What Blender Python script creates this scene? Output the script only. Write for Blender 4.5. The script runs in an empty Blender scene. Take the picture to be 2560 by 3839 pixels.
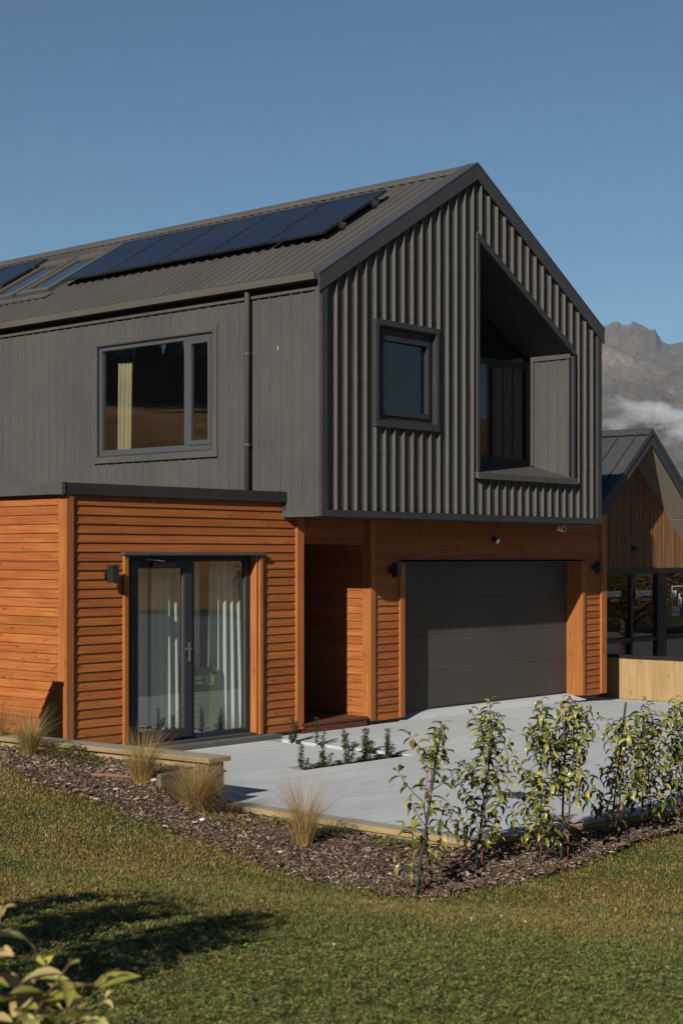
import bpy, math, random
import numpy as np
from mathutils import Vector, Matrix

random.seed(7)
rng = np.random.default_rng(7)
S = bpy.context.scene
COL = S.collection

# ------------------------------------------------------------------ camera
CAM = Vector((-14.533, -13.317, 2.2))
YAW = math.atan2(0.66601, 0.74594)          # view direction, angle from +X
cd = bpy.data.cameras.new('camera')
cam = bpy.data.objects.new('camera', cd)
COL.objects.link(cam)
cam.location = CAM
cam.rotation_euler = (math.pi / 2, 0, YAW - math.pi / 2)
cd.sensor_fit = 'HORIZONTAL'
cd.sensor_width = 36.0
cd.lens = 82.997
cd.shift_y = 0.0647
cd.clip_start = 0.1
cd.clip_end = 12000
cd.dof.use_dof = True
cd.dof.focus_distance = 19.0
cd.dof.aperture_fstop = 7.0
S.camera = cam

# ------------------------------------------------------------------ light
SUN_EL, SUN_ROT = math.radians(27.55), math.radians(251.6)
w = bpy.data.worlds.new('World')
S.world = w
w.use_nodes = True
wn = w.node_tree
sky = wn.nodes.new('ShaderNodeTexSky')
sky.sky_type = 'NISHITA'
sky.sun_disc = False
sky.sun_elevation = SUN_EL
sky.sun_rotation = SUN_ROT
sky.altitude = 400
sky.air_density = 1.0
sky.dust_density = 0.0
sky.ozone_density = 4.5
bg = wn.nodes['Background']
bg.inputs[1].default_value = 0.05
tint = wn.nodes.new('ShaderNodeMixRGB')
tint.blend_type = 'MULTIPLY'
tint.inputs[0].default_value = 1
tint.inputs[2].default_value = (.41, .595, .63, 1)
wn.links.new(sky.outputs[0], tint.inputs[1])
wn.links.new(tint.outputs[0], bg.inputs[0])
sl = bpy.data.lights.new('sun', 'SUN')
sl.energy = 5.0
sl.angle = math.radians(0.53)
sl.color = (1.0, 0.93, 0.83)
so = bpy.data.objects.new('sun', sl)
COL.objects.link(so)
SUNV = Vector((3, 1, -1.65)).normalized()
so.rotation_euler = SUNV.to_track_quat('-Z', 'Y').to_euler()
so.location = (-30, -10, 20)
S.view_settings.view_transform = 'Standard'
S.view_settings.look = 'None'
S.view_settings.exposure = 0.85
S.view_settings.gamma = 1
S.view_settings.use_curve_mapping = False
S.render.engine = 'CYCLES'
S.cycles.volume_step_rate = 1
S.cycles.volume_bounces = 2
S.cycles.max_bounces = 8
S.cycles.transparent_max_bounces = 12

# ------------------------------------------------------------------ materials
ALB = .70
def A(c):
    return tuple(x * ALB for x in c)
class NT:
    def __init__(s, name):
        s.m = bpy.data.materials.new(name)
        s.m.use_nodes = True
        s.t = s.m.node_tree
        s.b = s.t.nodes['Principled BSDF']
        s.out = s.t.nodes['Material Output']
    def n(s, typ, **kw):
        nd = s.t.nodes.new('ShaderNode' + typ)
        for k, v in kw.items():
            if k.startswith('i_'):
                nd.inputs[k[2:].replace('_', ' ')].default_value = v
            else:
                setattr(nd, k, v)
        return nd
    def l(s, a, b):
        s.t.links.new(a, b)
    def set(s, **kw):
        for k, v in kw.items():
            s.b.inputs[k.replace('_', ' ')].default_value = v
    def coord(s, scale=(1, 1, 1), kind='Object'):
        tc = s.n('TexCoord')
        mp = s.n('Mapping')
        mp.inputs['Scale'].default_value = scale
        s.l(tc.outputs[kind], mp.inputs['Vector'])
        return mp.outputs['Vector']
    def noise(s, vec, scale=5, detail=4, rough=.55, dist=0.):
        nd = s.n('TexNoise')
        nd.inputs['Scale'].default_value = scale
        nd.inputs['Detail'].default_value = detail
        nd.inputs['Roughness'].default_value = rough
        nd.inputs['Distortion'].default_value = dist
        if vec is not None:
            s.l(vec, nd.inputs['Vector'])
        return nd.outputs['Fac']
    def ramp(s, fac, stops, interp='LINEAR'):
        r = s.n('ValToRGB')
        cr = r.color_ramp
        cr.interpolation = interp
        while len(cr.elements) < len(stops):
            cr.elements.new(.5)
        for e, (p, c) in zip(cr.elements, stops):
            e.position = p
            e.color = (c, c, c, 1) if isinstance(c, (int, float)) else (*c, 1)
        s.l(fac, r.inputs[0])
        return r.outputs[0]
    def mix(s, fac, a, b, mode='MIX'):
        m = s.n('MixRGB', blend_type=mode)
        for i, v in ((0, fac), (1, a), (2, b)):
            if isinstance(v, (int, float)):
                m.inputs[i].default_value = v if i == 0 else (v, v, v, 1)
            elif isinstance(v, tuple):
                m.inputs[i].default_value = (*v, 1)
            else:
                s.l(v, m.inputs[i])
        return m.outputs[0]
    def math(s, op, a, b=None, c=None):
        m = s.n('Math', operation=op)
        for i, v in enumerate((a, b, c)):
            if v is None:
                continue
            if isinstance(v, (int, float)):
                m.inputs[i].default_value = v
            else:
                s.l(v, m.inputs[i])
        return m.outputs[0]
    def bump(s, h, strength=.3, dist=.01):
        b = s.n('Bump')
        b.inputs['Strength'].default_value = strength
        b.inputs['Distance'].default_value = dist
        s.l(h, b.inputs['Height'])
        s.l(b.outputs[0], s.b.inputs['Normal'])
    def rnd(s):
        return s.n('ObjectInfo').outputs['Random']
    def island(s):
        return s.n('NewGeometry').outputs['Random Per Island']
    def color(s, c):
        s.l(c, s.b.inputs['Base Color'])

def plain(name, col, rough=.5, metal=0., spec=.5, var=.12, scale=3., bump=0.):
    t = NT(name)
    t.set(Roughness=rough, Metallic=metal)
    col = A(col)
    t.b.inputs['Specular IOR Level'].default_value = spec
    v = t.coord()
    f = t.noise(v, scale, 5)
    d = tuple(c * (1 - var) for c in col)
    u = tuple(min(1, c * (1 + var)) for c in col)
    t.color(t.ramp(f, [(.3, d), (.7, u)]))
    if bump:
        t.bump(t.noise(v, scale * 25, 3), .4, bump)
    return t.m

def timber(name, dark, mid, light, vertical=False, knots=True, rough=.62, grey=None):
    dark, mid, light = A(dark), A(mid), A(light)
    t = NT(name)
    t.set(Roughness=rough)
    t.b.inputs['Specular IOR Level'].default_value = .2
    sc = (45, 45, 1.3) if vertical else (1.3, 1.3, 45)
    tc = t.n('TexCoord')
    r = t.rnd()
    off = t.n('VectorMath', operation='SCALE')
    comb = t.n('CombineXYZ')
    t.l(r, comb.inputs[0]); t.l(r, comb.inputs[1]); t.l(r, comb.inputs[2])
    t.l(comb.outputs[0], off.inputs[0]); off.inputs['Scale'].default_value = 37.0
    add = t.n('VectorMath', operation='ADD')
    t.l(tc.outputs['Object'], add.inputs[0]); t.l(off.outputs[0], add.inputs[1])
    mp = t.n('Mapping'); mp.inputs['Scale'].default_value = sc
    t.l(add.outputs[0], mp.inputs['Vector'])
    g = t.noise(mp.outputs[0], 1.0, 6, .62, .6)
    big = t.noise(add.outputs[0], 1.7, 3)
    c = t.ramp(g, [(.25, dark), (.5, mid), (.78, light)])
    # board to board tone
    hv = t.n('HueSaturation')
    t.l(c, hv.inputs['Color'])
    t.l(t.math('MULTIPLY_ADD', r, .26, .88), hv.inputs['Value'])
    t.l(t.math('MULTIPLY_ADD', big, .04, .482), hv.inputs['Hue'])
    c = hv.outputs[0]
    c = t.mix(.35, c, t.ramp(big, [(.3, .72), (.7, 1.0)]), 'MULTIPLY')
    if knots:
        mk = t.n('Mapping'); mk.inputs['Scale'].default_value = (9, 9, 3.2) if vertical else (3.2, 3.2, 9)
        t.l(add.outputs[0], mk.inputs['Vector'])
        vo = t.n('TexVoronoi'); vo.inputs['Scale'].default_value = 1.0
        t.l(mk.outputs[0], vo.inputs['Vector'])
        k = t.ramp(vo.outputs['Distance'], [(.05, .35), (.12, .8), (.2, 1.0)])
        c = t.mix(.75, c, k, 'MULTIPLY')
    if grey is not None:
        gm = t.ramp(t.noise(add.outputs[0], 4., 5), [(.35, 0.), (.65, 1.)])
        c = t.mix(gm, c, grey)
    t.color(c)
    t.bump(g, .25, .004)
    return t.m

M = {}
M['timber'] = timber('red_brown_stained_timber', (.20, .052, .011), (.305, .092, .023), (.40, .142, .042))
M['timber_v'] = timber('red_brown_stained_timber_trim', (.22, .062, .015), (.31, .104, .027), (.39, .155, .047), vertical=True)
M['deck'] = timber('dark_red_deck_timber', (.07, .022, .014), (.11, .036, .022), (.16, .055, .034), knots=False)
M['pine'] = timber('pale_pine_boards', (.25, .148, .062), (.335, .222, .104), (.40, .285, .152), vertical=True)
M['sleeper'] = timber('treated_pine_sleeper', (.22, .155, .075), (.31, .225, .115), (.39, .295, .165), grey=None)
M['sleeper_top'] = timber('weathered_pine_top', (.23, .195, .15), (.33, .285, .23), (.42, .37, .30), knots=True)
M['sleeper_dark'] = timber('brown_weathered_sleeper', (.085, .062, .040), (.13, .098, .064), (.18, .14, .095))
M['slat'] = timber('brown_cedar_slats', (.11, .052, .022), (.19, .095, .042), (.29, .155, .075), vertical=True, knots=False)

def painted_metal(name, col, rough=.58):
    col = A(col)
    t = NT(name)
    t.set(Roughness=rough)
    t.b.inputs['Specular IOR Level'].default_value = .14
    v = t.coord()
    f = t.noise(v, .8, 6, .6)
    f2 = t.noise(t.coord((30, 30, 1.2)), 1., 4)
    c = t.mix(1., t.ramp(f, [(.3, tuple(x * .9 for x in col)), (.7, tuple(x * 1.1 for x in col))]),
              t.ramp(f2, [(.3, .9), (.7, 1.04)]), 'MULTIPLY')
    hv = t.n('HueSaturation'); t.l(c, hv.inputs['Color'])
    t.l(t.math('MULTIPLY_ADD', t.rnd(), .08, .96), hv.inputs['Value'])
    t.color(hv.outputs[0])
    t.l(t.ramp(f, [(.3, rough - .07), (.7, rough + .1)]), t.b.inputs['Roughness'])
    # slight oil-canning of thin sheet
    t.bump(t.noise(v, 2.2, 2), .12, .02)
    return t.m
M['cladding'] = painted_metal('grey_painted_steel', (.070, .0675, .064))
M['roofing'] = painted_metal('grey_roof_steel', (.075, .072, .068), .6)
M['flashing'] = painted_metal('dark_grey_flashing', (.040, .040, .042), .42)
M['gutter'] = painted_metal('bronze_grey_gutter', (.085, .078, .068), .4)
M['barge'] = painted_metal('blue_grey_barge_flashing', (.052, .053, .060), .45)
M['fascia'] = painted_metal('shaded_fascia', (.034, .032, .030), .5)  # front fascia only: shade of the turned-away face put into the colour
M['alu'] = plain('charcoal_aluminium', (.026, .028, .032), .5, 0, .2, .08)
M['alu_lit'] = plain('sunlit_aluminium', (.055, .060, .066), .5, 0, .25, .08)  # lighter copy of the frame aluminium, sunlight put into the colour
M['black'] = plain('black_powder_coat', (.012, .012, .013), .4, 0, .5, .1)
M['garage'] = painted_metal('bronze_grey_garage_door', (.067, .061, .055), .38)
M['neigh_roof'] = painted_metal('neighbour_dark_roof', (.045, .047, .052), .42)
M['soffit'] = plain('pale_soffit_board', (.26, .22, .17), .7, 0, .3, .06)
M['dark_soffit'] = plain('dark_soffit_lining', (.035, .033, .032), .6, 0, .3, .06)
M['white'] = plain('white_plastic', (.75, .75, .73), .35)
M['chrome'] = plain('brushed_steel', (.62, .61, .58), .28, 1.0)
M['frame_pv'] = plain('black_panel_frame', (.018, .018, .02), .35)
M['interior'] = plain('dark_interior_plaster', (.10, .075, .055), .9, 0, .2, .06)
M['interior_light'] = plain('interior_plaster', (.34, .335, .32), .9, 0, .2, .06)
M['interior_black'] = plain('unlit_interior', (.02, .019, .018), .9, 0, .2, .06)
M['foundation'] = plain('dark_concrete_plinth', (.09, .088, .085), .85, 0, .3, .15, 6, .003)
M['curtain_cream'] = plain('cream_linen', (.62, .50, .33), .9, 0, .1, .06, 20)
M['curtain_dark'] = plain('brown_curtain', (.035, .024, .018), .9, 0, .1, .1, 20)
M['stake'] = plain('green_garden_stake', (.012, .024, .019), .5, 0, .4, .2, 12)
M['pipe'] = plain('green_poly_pipe', (.012, .06, .05), .5, 0, .4, .2, 12)
M['stone'] = plain('pale_stone', (.55, .52, .47), .8, 0, .3, .15, 25, .004)
M['paper_white'] = plain('vinyl_lettering', (.62, .66, .74), .5, 0, .3, .02)
M['sign_white'] = plain('white_print', (1., 1., .97), .5, 0, .3, .02)
M['sign_green'] = plain('green_sign_face', (.16, .215, .035), .5, 0, .4, .12, 2)
M['petal'] = plain('dusty_white_petal', (.52, .46, .42), .8, 0, .2, .1, 30)
M['iron'] = plain('cast_iron', (.06, .06, .06), .6, .5, .5, .25, 20, .003)
M['terracotta'] = plain('dropped_bark', (.20, .085, .05), .8, 0, .3, .2, 20, .004)
M['soil'] = plain('dark_planting_soil', (.045, .032, .024), .95, 0, .2, .5, 14, .02)
M['asphalt'] = plain('pale_chipseal_road', (.15, .15, .152), .85, 0, .3, .15, 2, .004)
M['stem_red'] = plain('red_brown_stem', (.095, .042, .028), .6, 0, .3, .25, 18)
M['bark'] = plain('brown_bark', (.10, .068, .045), .85, 0, .2, .3, 18, .004)

def mat_curtain_white():
    t = NT('white_sheer_curtain')
    t.set(Roughness=.9); t.b.inputs['Base Color'].default_value = (.84, .87, .83, 1)
    tr = t.n('BsdfTranslucent'); tr.inputs[0].default_value = (.66, .72, .66, 1)
    mx = t.n('MixShader'); mx.inputs[0].default_value = .3
    t.l(t.b.outputs[0], mx.inputs[1]); t.l(tr.outputs[0], mx.inputs[2])
    t.l(mx.outputs[0], t.out.inputs[0])
    w_ = t.n('TexWave'); w_.inputs['Scale'].default_value = 160; w_.inputs['Distortion'].default_value = 1
    t.l(t.coord((1, 1, .02)), w_.inputs['Vector'])
    t.bump(w_.outputs['Fac'], .1, .002)
    return t.m
M['curtain_white'] = mat_curtain_white()

def glass(name, tint, base=.07, k=1.0, wav=.0):
    t = NT(name)
    t.t.nodes.remove(t.b)
    lw = t.n('LayerWeight'); lw.inputs['Blend'].default_value = .5
    p = t.math('POWER', lw.outputs['Facing'], 4.0)
    f = t.math('MULTIPLY_ADD', p, k, base)
    tr = t.n('BsdfTransparent'); tr.inputs[0].default_value = (*tint, 1)
    gl = t.n('BsdfGlossy'); gl.inputs['Roughness'].default_value = 0.0
    gl.inputs[0].default_value = (1, 1, 1, 1)
    if wav:
        b = t.n('Bump'); b.inputs['Strength'].default_value = wav; b.inputs['Distance'].default_value = .02
        t.l(t.noise(t.coord(), 1.6, 1), b.inputs['Height'])
        t.l(b.outputs[0], gl.inputs['Normal'])
    mx = t.n('MixShader')
    t.l(f, mx.inputs[0]); t.l(tr.outputs[0], mx.inputs[1]); t.l(gl.outputs[0], mx.inputs[2])
    t.l(mx.outputs[0], t.out.inputs[0])
    return t.m
M['glass'] = glass('window_glass', (.80, .83, .82), .11, .8, .02)
M['glass_door'] = glass('door_glass', (.88, .91, .89), .12, .7, .02)
M['glass_dark'] = glass('tinted_glass', (.55, .57, .56), .10, .8, .02)
M['glass_gable'] = glass('gable_window_glass', (.55, .57, .56), .05, .15, .02)
M['glass_sky'] = glass('skylight_glass', (.5, .56, .56), .22, .8)

def mat_pv():
    t = NT('solar_cells')
    t.set(Roughness=.25)
    t.b.inputs['Specular IOR Level'].default_value = .06
    v = t.coord()
    f = t.noise(v, 1.2, 2)
    t.color(t.ramp(f, [(.3, (.006, .008, .017)), (.7, (.009, .012, .023))]))
    return t.m
M['pv'] = mat_pv()

def mat_concrete():
    t = NT('broomed_concrete')
    t.set(Roughness=.8)
    t.b.inputs['Specular IOR Level'].default_value = .3
    v = t.coord()
    a = t.noise(v, .35, 5, .6, .4)
    tc = t.n('TexCoord'); mp = t.n('Mapping')
    mp.inputs['Rotation'].default_value = (0, 0, math.radians(38)); mp.inputs['Scale'].default_value = (.5, 3.2, 1)
    t.l(tc.outputs['Object'], mp.inputs['Vector'])
    b = t.noise(mp.outputs[0], 1.3, 6, .62, 1.1)
    c = t.noise(v, 60, 3)
    col = t.mix(1., t.ramp(a, [(.3, (.286, .302, .314)), (.7, (.342, .358, .370))]), t.ramp(b, [(.3, .87), (.7, 1.06)]), 'MULTIPLY')
    col = t.mix(1., col, t.ramp(c, [(.3, .95), (.7, 1.03)]), 'MULTIPLY')
    st = t.ramp(t.noise(v, 1.1, 7, .7), [(.60, 1.0), (.75, .88)])
    col = t.mix(1., col, st, 'MULTIPLY')
    t.color(col)
    t.bump(c, .2, .004)
    return t.m
M['concrete'] = mat_concrete()

def mat_leaf(name, stops, trans=.25, isl=False, rough=.33):
    t = NT(name)
    t.set(Roughness=rough)
    t.b.inputs['Specular IOR Level'].default_value = .32
    r = t.island() if isl else t.rnd()
    stops = [(p, A(c)) for p, c in stops]
    c = t.ramp(r, stops)
    t.color(c)
    tr = t.n('BsdfTranslucent')
    t.l(t.mix(.5, c, A((.25, .26, .03))), tr.inputs[0])
    mx = t.n('MixShader'); mx.inputs[0].default_value = trans
    t.l(t.b.outputs[0], mx.inputs[1]); t.l(tr.outputs[0], mx.inputs[2])
    t.l(mx.outputs[0], t.out.inputs[0])
    return t.m
LS = [(0., (.035, .058, .012)), (.18, (.09, .115, .02)), (.45, (.175, .182, .036)), (.82, (.29, .275, .068)), (.985, (.38, .345, .11)), (.994, (.55, .30, .04))]
M['leaf'] = mat_leaf('laurel_leaf', LS, .18, False, .28)
M['leaf_front'] = mat_leaf('young_laurel_leaf', [(0., (.28, .27, .05)), (.45, (.52, .49, .13)), (.75, (.60, .52, .20)), (1., (.50, .30, .18))])
M['leaf_small'] = mat_leaf('box_leaf', [(0., (.03, .055, .012)), (1., (.10, .14, .03))], .2, True)
M['leaf_weed'] = mat_leaf('weed_leaf', [(0., (.05, .075, .015)), (1., (.15, .16, .04))], .2, True)
M['leaf_yellow'] = mat_leaf('yellow_ground_cover', [(0., (.12, .12, .025)), (1., (.30, .27, .06))], .2, True)
M['leaf_orange'] = mat_leaf('fallen_orange_leaf', [(0., (.40, .17, .04)), (1., (.50, .24, .06))], .2)
M['leaf_autumn'] = mat_leaf('autumn_foliage', [(0., (.16, .08, .015)), (.5, (.36, .17, .025)), (1., (.45, .27, .05))], .3, True)
M['leaf_dark'] = mat_leaf('dark_hedge_leaf', [(0., (.02, .04, .01)), (1., (.08, .10, .02))], .25, True)
M['tussock'] = mat_leaf('dry_tussock_blade', [(0., (.20, .11, .035)), (.4, (.36, .22, .075)), (.8, (.50, .34, .14)), (1., (.30, .26, .08))], .25, True, .5)
M['tussock_green'] = mat_leaf('olive_tussock_blade', [(0., (.14, .11, .03)), (.5, (.30, .22, .07)), (1., (.42, .32, .13))], .25, True, .5)

def mat_mulch():
    t = NT('bark_mulch')
    t.set(Roughness=.9)
    t.b.inputs['Specular IOR Level'].default_value = .2
    c = t.ramp(t.island(), [(0., A((.05, .03, .02))), (.45, A((.11, .072, .05))), (.75, A((.19, .132, .095))), (.92, A((.33, .245, .175))), (1., A((.50, .40, .30)))])
    c = t.mix(1., c, t.ramp(t.noise(t.coord(), 60, 3), [(.3, .7), (.7, 1.15)]), 'MULTIPLY')
    t.color(c)
    return t.m
M['chips'] = mat_mulch()
M['mulch_base'] = plain('mulch_soil', (.06, .043, .034), .95, 0, .2, .5, 25, .02)

def lawn_color(t, base_only=False):
    geo = t.n('NewGeometry')
    sep = t.n('SeparateXYZ'); t.l(geo.outputs['Position'], sep.inputs[0])
    pos = geo.outputs['Position']
    big = t.noise(pos, .55, 4, .6)
    med = t.noise(pos, 2.3, 4, .6)
    # clover zone nearest the viewer: runs across the slope
    dd = t.math('MULTIPLY_ADD', sep.outputs[0], .746, t.math('MULTIPLY_ADD', sep.outputs[1], .666, 19.71))
    dd = t.math('ADD', dd, t.math('MULTIPLY', t.math('SUBTRACT', big, .5), 1.6))
    zone = t.ramp(t.math('MULTIPLY_ADD', dd, .25, -1.5), [(.50, 1.), (.60, 0.)])
    dry = t.ramp(t.math('ADD', t.math('MULTIPLY', big, .6), t.math('MULTIPLY', med, .4)), [(.40, 0.), (.58, 1.)])
    return zone, dry, med

def mat_grass():
    t = NT('lawn_grass_blades')
    t.set(Roughness=.55)
    t.b.inputs['Specular IOR Level'].default_value = .3
    zone, dry, med = lawn_color(t)
    isl = t.island()
    green = t.ramp(isl, [(0., A((.078, .09, .018))), (.6, A((.16, .165, .036))), (1., A((.22, .215, .065)))])
    olive = t.ramp(isl, [(0., A((.12, .10, .022))), (.55, A((.235, .168, .040))), (.85, A((.33, .23, .08))), (1., A((.44, .34, .17)))])
    c = t.mix(dry, green, olive)
    c = t.mix(t.math('MULTIPLY', zone, .8), c, green)
    pos = t.n('NewGeometry').outputs['Position']
    fleck = t.noise(pos, 16, 3, .65)
    c = t.mix(1., c, t.ramp(fleck, [(.32, .55), (.5, .95), (.68, 1.45)]), 'MULTIPLY')
    c = t.mix(t.ramp(t.noise(pos, 5.5, 4, .6), [(.55, 0.), (.68, .6)]), c, A((.075, .105, .02)))
    t.color(c)
    tr = t.n('BsdfTranslucent'); t.l(c, tr.inputs[0])
    mx = t.n('MixShader'); mx.inputs[0].default_value = .3
    t.l(t.b.outputs[0], mx.inputs[1]); t.l(tr.outputs[0], mx.inputs[2])
    t.l(mx.outputs[0], t.out.inputs[0])
    return t.m
M['grass'] = mat_grass()
def mat_lawn():
    t = NT('lawn_thatch')
    t.set(Roughness=.95)
    t.b.inputs['Specular IOR Level'].default_value = .1
    zone, dry, med = lawn_color(t)
    fine = t.noise(t.n('NewGeometry').outputs['Position'], 70, 4, .7)
    c = t.mix(dry, A((.065, .075, .018)), A((.14, .108, .03)))
    c = t.mix(t.math('MULTIPLY', zone, .85), c, A((.058, .075, .017)))
    c = t.mix(1., c, t.ramp(fine, [(.3, .45), (.7, 1.1)]), 'MULTIPLY')
    t.color(c)
    t.bump(fine, .6, .02)
    return t.m
M['lawn'] = mat_lawn()
M['clover'] = mat_leaf('clover_leaf', [(0., (.08, .105, .018)), (.6, (.185, .21, .045)), (1., (.33, .34, .11))], .2, True, .5)

def mat_mountain():
    t = NT('mountain_tussock_and_rock')
    t.set(Roughness=.95)
    t.b.inputs['Specular IOR Level'].default_value = .1
    geo = t.n('NewGeometry')
    pos = geo.outputs['Position']
    sep = t.n('SeparateXYZ'); t.l(pos, sep.inputs[0])
    f = t.noise(pos, .006, 8, .62, .5)
    f2 = t.noise(pos, .03, 8, .7)
    f3 = t.noise(pos, .0022, 4)
    f4 = t.noise(pos, .11, 6, .7)
    c = t.ramp(f, [(.3, A((.084, .064, .045))), (.5, A((.125, .096, .069))), (.7, A((.168, .132, .096)))])
    c = t.mix(t.ramp(f2, [(.50, 0.), (.60, .9)]), c, A((.065, .066, .066)))
    c = t.mix(t.ramp(f2, [(.30, .7), (.36, 0.)]), c, A((.36, .33, .29)))
    c = t.mix(1., c, t.ramp(f4, [(.35, .62), (.65, 1.25)]), 'MULTIPLY')
    top = t.math('ADD', t.math('MULTIPLY', sep.outputs[2], .0025), t.math('MULTIPLY', t.math('SUBTRACT', f3, .5), .5))
    c = t.mix(t.ramp(top, [(.84, 0.), (.95, .9)]), c, t.ramp(f2, [(.35, A((.09, .085, .085))), (.65, A((.22, .2, .19)))]))
    t.color(c)
    t.bump(t.math('ADD', f2, t.math('MULTIPLY', f4, .4)), .7, 12.)
    return t.m
M['mountain'] = mat_mountain()
def mat_hill():
    t = NT('golden_tussock_hillside')
    t.set(Roughness=.95)
    t.b.inputs['Specular IOR Level'].default_value = .1
    pos = t.n('NewGeometry').outputs['Position']
    f = t.noise(pos, .05, 7, .65)
    c = t.ramp(f, [(.3, A((.13, .062, .018))), (.5, A((.25, .13, .042))), (.7, A((.33, .195, .075)))])
    t.color(c)
    t.bump(f, .6, 2.)
    return t.m
M['hill'] = mat_hill()
M['ground'] = plain('valley_grassland', (.075, .065, .032), .95, 0, .1, .4, .08)
M['pinewood'] = plain('dark_pine_wood', (.012, .02, .010), .95, 0, .1, .5, .05)

# ------------------------------------------------------------------ mesh helpers
class MB:
    def __init__(s):
        s.v, s.f, s.mi = [], [], []
    def add(s, vs, fs, mi=0):
        o = len(s.v)
        s.v += [tuple(v) for v in vs]
        s.f += [tuple(i + o for i in f) for f in fs]
        s.mi += [mi] * len(fs)
        return s
    def box(s, x0, x1, y0, y1, z0, z1, mi=0):
        return s.hexa([(x0, y0, z0), (x1, y0, z0), (x1, y1, z0), (x0, y1, z0),
                       (x0, y0, z1), (x1, y0, z1), (x1, y1, z1), (x0, y1, z1)], mi)
    def hexa(s, p, mi=0):
        return s.add(p, [(0, 3, 2, 1), (4, 5, 6, 7), (0, 1, 5, 4), (1, 2, 6, 5), (2, 3, 7, 6), (3, 0, 4, 7)], mi)
    def prism(s, poly, d, mi=0):
        """closed polygon (3D points) swept by the vector d"""
        n = len(poly)
        a = [Vector(p) for p in poly]
        b = [p + Vector(d) for p in a]
        fs = [tuple(range(n - 1, -1, -1)), tuple(range(n, 2 * n))]
        fs += [(i, (i + 1) % n, n + (i + 1) % n, n + i) for i in range(n)]
        return s.add(a + b, fs, mi)
    def tube(s, pts, rad, seg=8, mi=0, cap=True):
        pts = [Vector(p) for p in pts]
        if isinstance(rad, (int, float)):
            rad = [rad] * len(pts)
        vs, fs = [], []
        for i, p in enumerate(pts):
            d = (pts[min(i + 1, len(pts) - 1)] - pts[max(i - 1, 0)]).normalized()
            up = Vector((0, 0, 1)) if abs(d.z) < .95 else Vector((1, 0, 0))
            a = d.cross(up).normalized(); b = d.cross(a)
            for k in range(seg):
                an = 2 * math.pi * k / seg
                vs.append(p + (a * math.cos(an) + b * math.sin(an)) * rad[i])
        for i in range(len(pts) - 1):
            for k in range(seg):
                fs.append((i * seg + k, i * seg + (k + 1) % seg, (i + 1) * seg + (k + 1) % seg, (i + 1) * seg + k))
        if cap:
            fs.append(tuple(range(seg - 1, -1, -1)))
            fs.append(tuple(range((len(pts) - 1) * seg, len(pts) * seg)))
        return s.add(vs, fs, mi)
    def mesh(s, name, mats, smooth=False):
        me = bpy.data.meshes.new(name)
        me.from_pydata(s.v, [], s.f)
        for m in (mats if isinstance(mats, (list, tuple)) else [mats]):
            me.materials.append(M[m] if isinstance(m, str) else m)
        if any(s.mi):
            me.polygons.foreach_set('material_index', s.mi)
        if smooth:
            me.polygons.foreach_set('use_smooth', [True] * len(me.polygons))
        me.update()
        return me
    def build(s, name, mats, parent=None, smooth=False, bevel=0.):
        return place(s.mesh(name, mats, smooth), name, parent, bevel)

def world_loc(o):
    v = Vector((0, 0, 0))
    while o is not None:
        v += o.location
        o = o.parent
    return v
def place(me, name, parent=None, bevel=0.):
    o = bpy.data.objects.new(name, me)
    COL.objects.link(o)
    if parent is not None:
        o.parent = parent
        o.location = -world_loc(parent)
    if bevel:
        b = o.modifiers.new('edge', 'BEVEL'); b.width = bevel; b.segments = 2; b.limit_method = 'ANGLE'
    return o
def tag(o, label=None, cat=None, group=None, kind=None):
    if label: o['label'] = label
    if cat: o['category'] = cat
    if group: o['group'] = group
    if kind: o['kind'] = kind
    return o
def thing(name, label, cat, loc=(0, 0, 0), group=None):
    o = bpy.data.objects.new(name, None)
    o.empty_display_size = .2
    COL.objects.link(o)
    o.location = loc
    return tag(o, label, cat, group)
def np_mesh(name, V, counts, idx, mat):
    me = bpy.data.meshes.new(name)
    me.vertices.add(len(V)); me.vertices.foreach_set('co', V.astype(np.float32).ravel())
    me.loops.add(len(idx)); me.loops.foreach_set('vertex_index', idx.astype(np.int32))
    me.polygons.add(len(counts))
    st = np.concatenate([[0], np.cumsum(counts)[:-1]])
    me.polygons.foreach_set('loop_start', st.astype(np.int32))
    me.polygons.foreach_set('loop_total', counts.astype(np.int32))
    me.materials.append(M[mat])
    me.update(calc_edges=True)
    me.validate()
    return me

# ================================================================== TERRAIN
CP = np.array([
    (-5.227, -0.509, .15), (-5.686, -1.718, .12), (-5.632, -2.202, .08), (-5.62, -2.814, .02), (-5.758, -3.559, -.05),
    (-5.778, -4.209, -.12), (-5.808, -4.973, -.20), (-5.84, -5.502, -.24), (-5.747, -5.854, -.26), (-5.697, -6.229, -.27),
    (-5.153, -6.213, -.28), (-4.737, -6.318, -.285), (-3.884, -6.314, -.29), (-2.881, -6.149, -.295), (-1.806, -6.109, -.30),
    (-5.3, 1.5, .22), (-5.6, 5.0, .35), (-11.1, -8.6, .50), (-10.3, -9.5, .50), (-9.4, -10.4, .46), (-14.5, -13.3, .66),
    (-9.5, -2.5, .42), (-12, -5.5, .58), (-8.5, 3, .5), (-4.8, -9.5, -.10), (0, -9, -.36), (5, -9, -.5), (-3, -13, .05),
    (-8, -7, .20), (-7, -8.5, .12), (4, -6, -.4), (10, -10, -.6), (-16, -16, .7), (-17, -8, .72)], float)
def _U(r2):
    return np.where(r2 > 1e-12, r2 * np.log(np.maximum(r2, 1e-12)), 0)
_n = len(CP)
_K = _U(((CP[:, None, :2] - CP[None, :, :2]) ** 2).sum(-1)) + np.eye(_n) * .15
_P = np.hstack([np.ones((_n, 1)), CP[:, :2]])
_A = np.block([[_K, _P], [_P.T, np.zeros((3, 3))]])
_w = np.linalg.solve(_A, np.concatenate([CP[:, 2], np.zeros(3)]))
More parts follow.
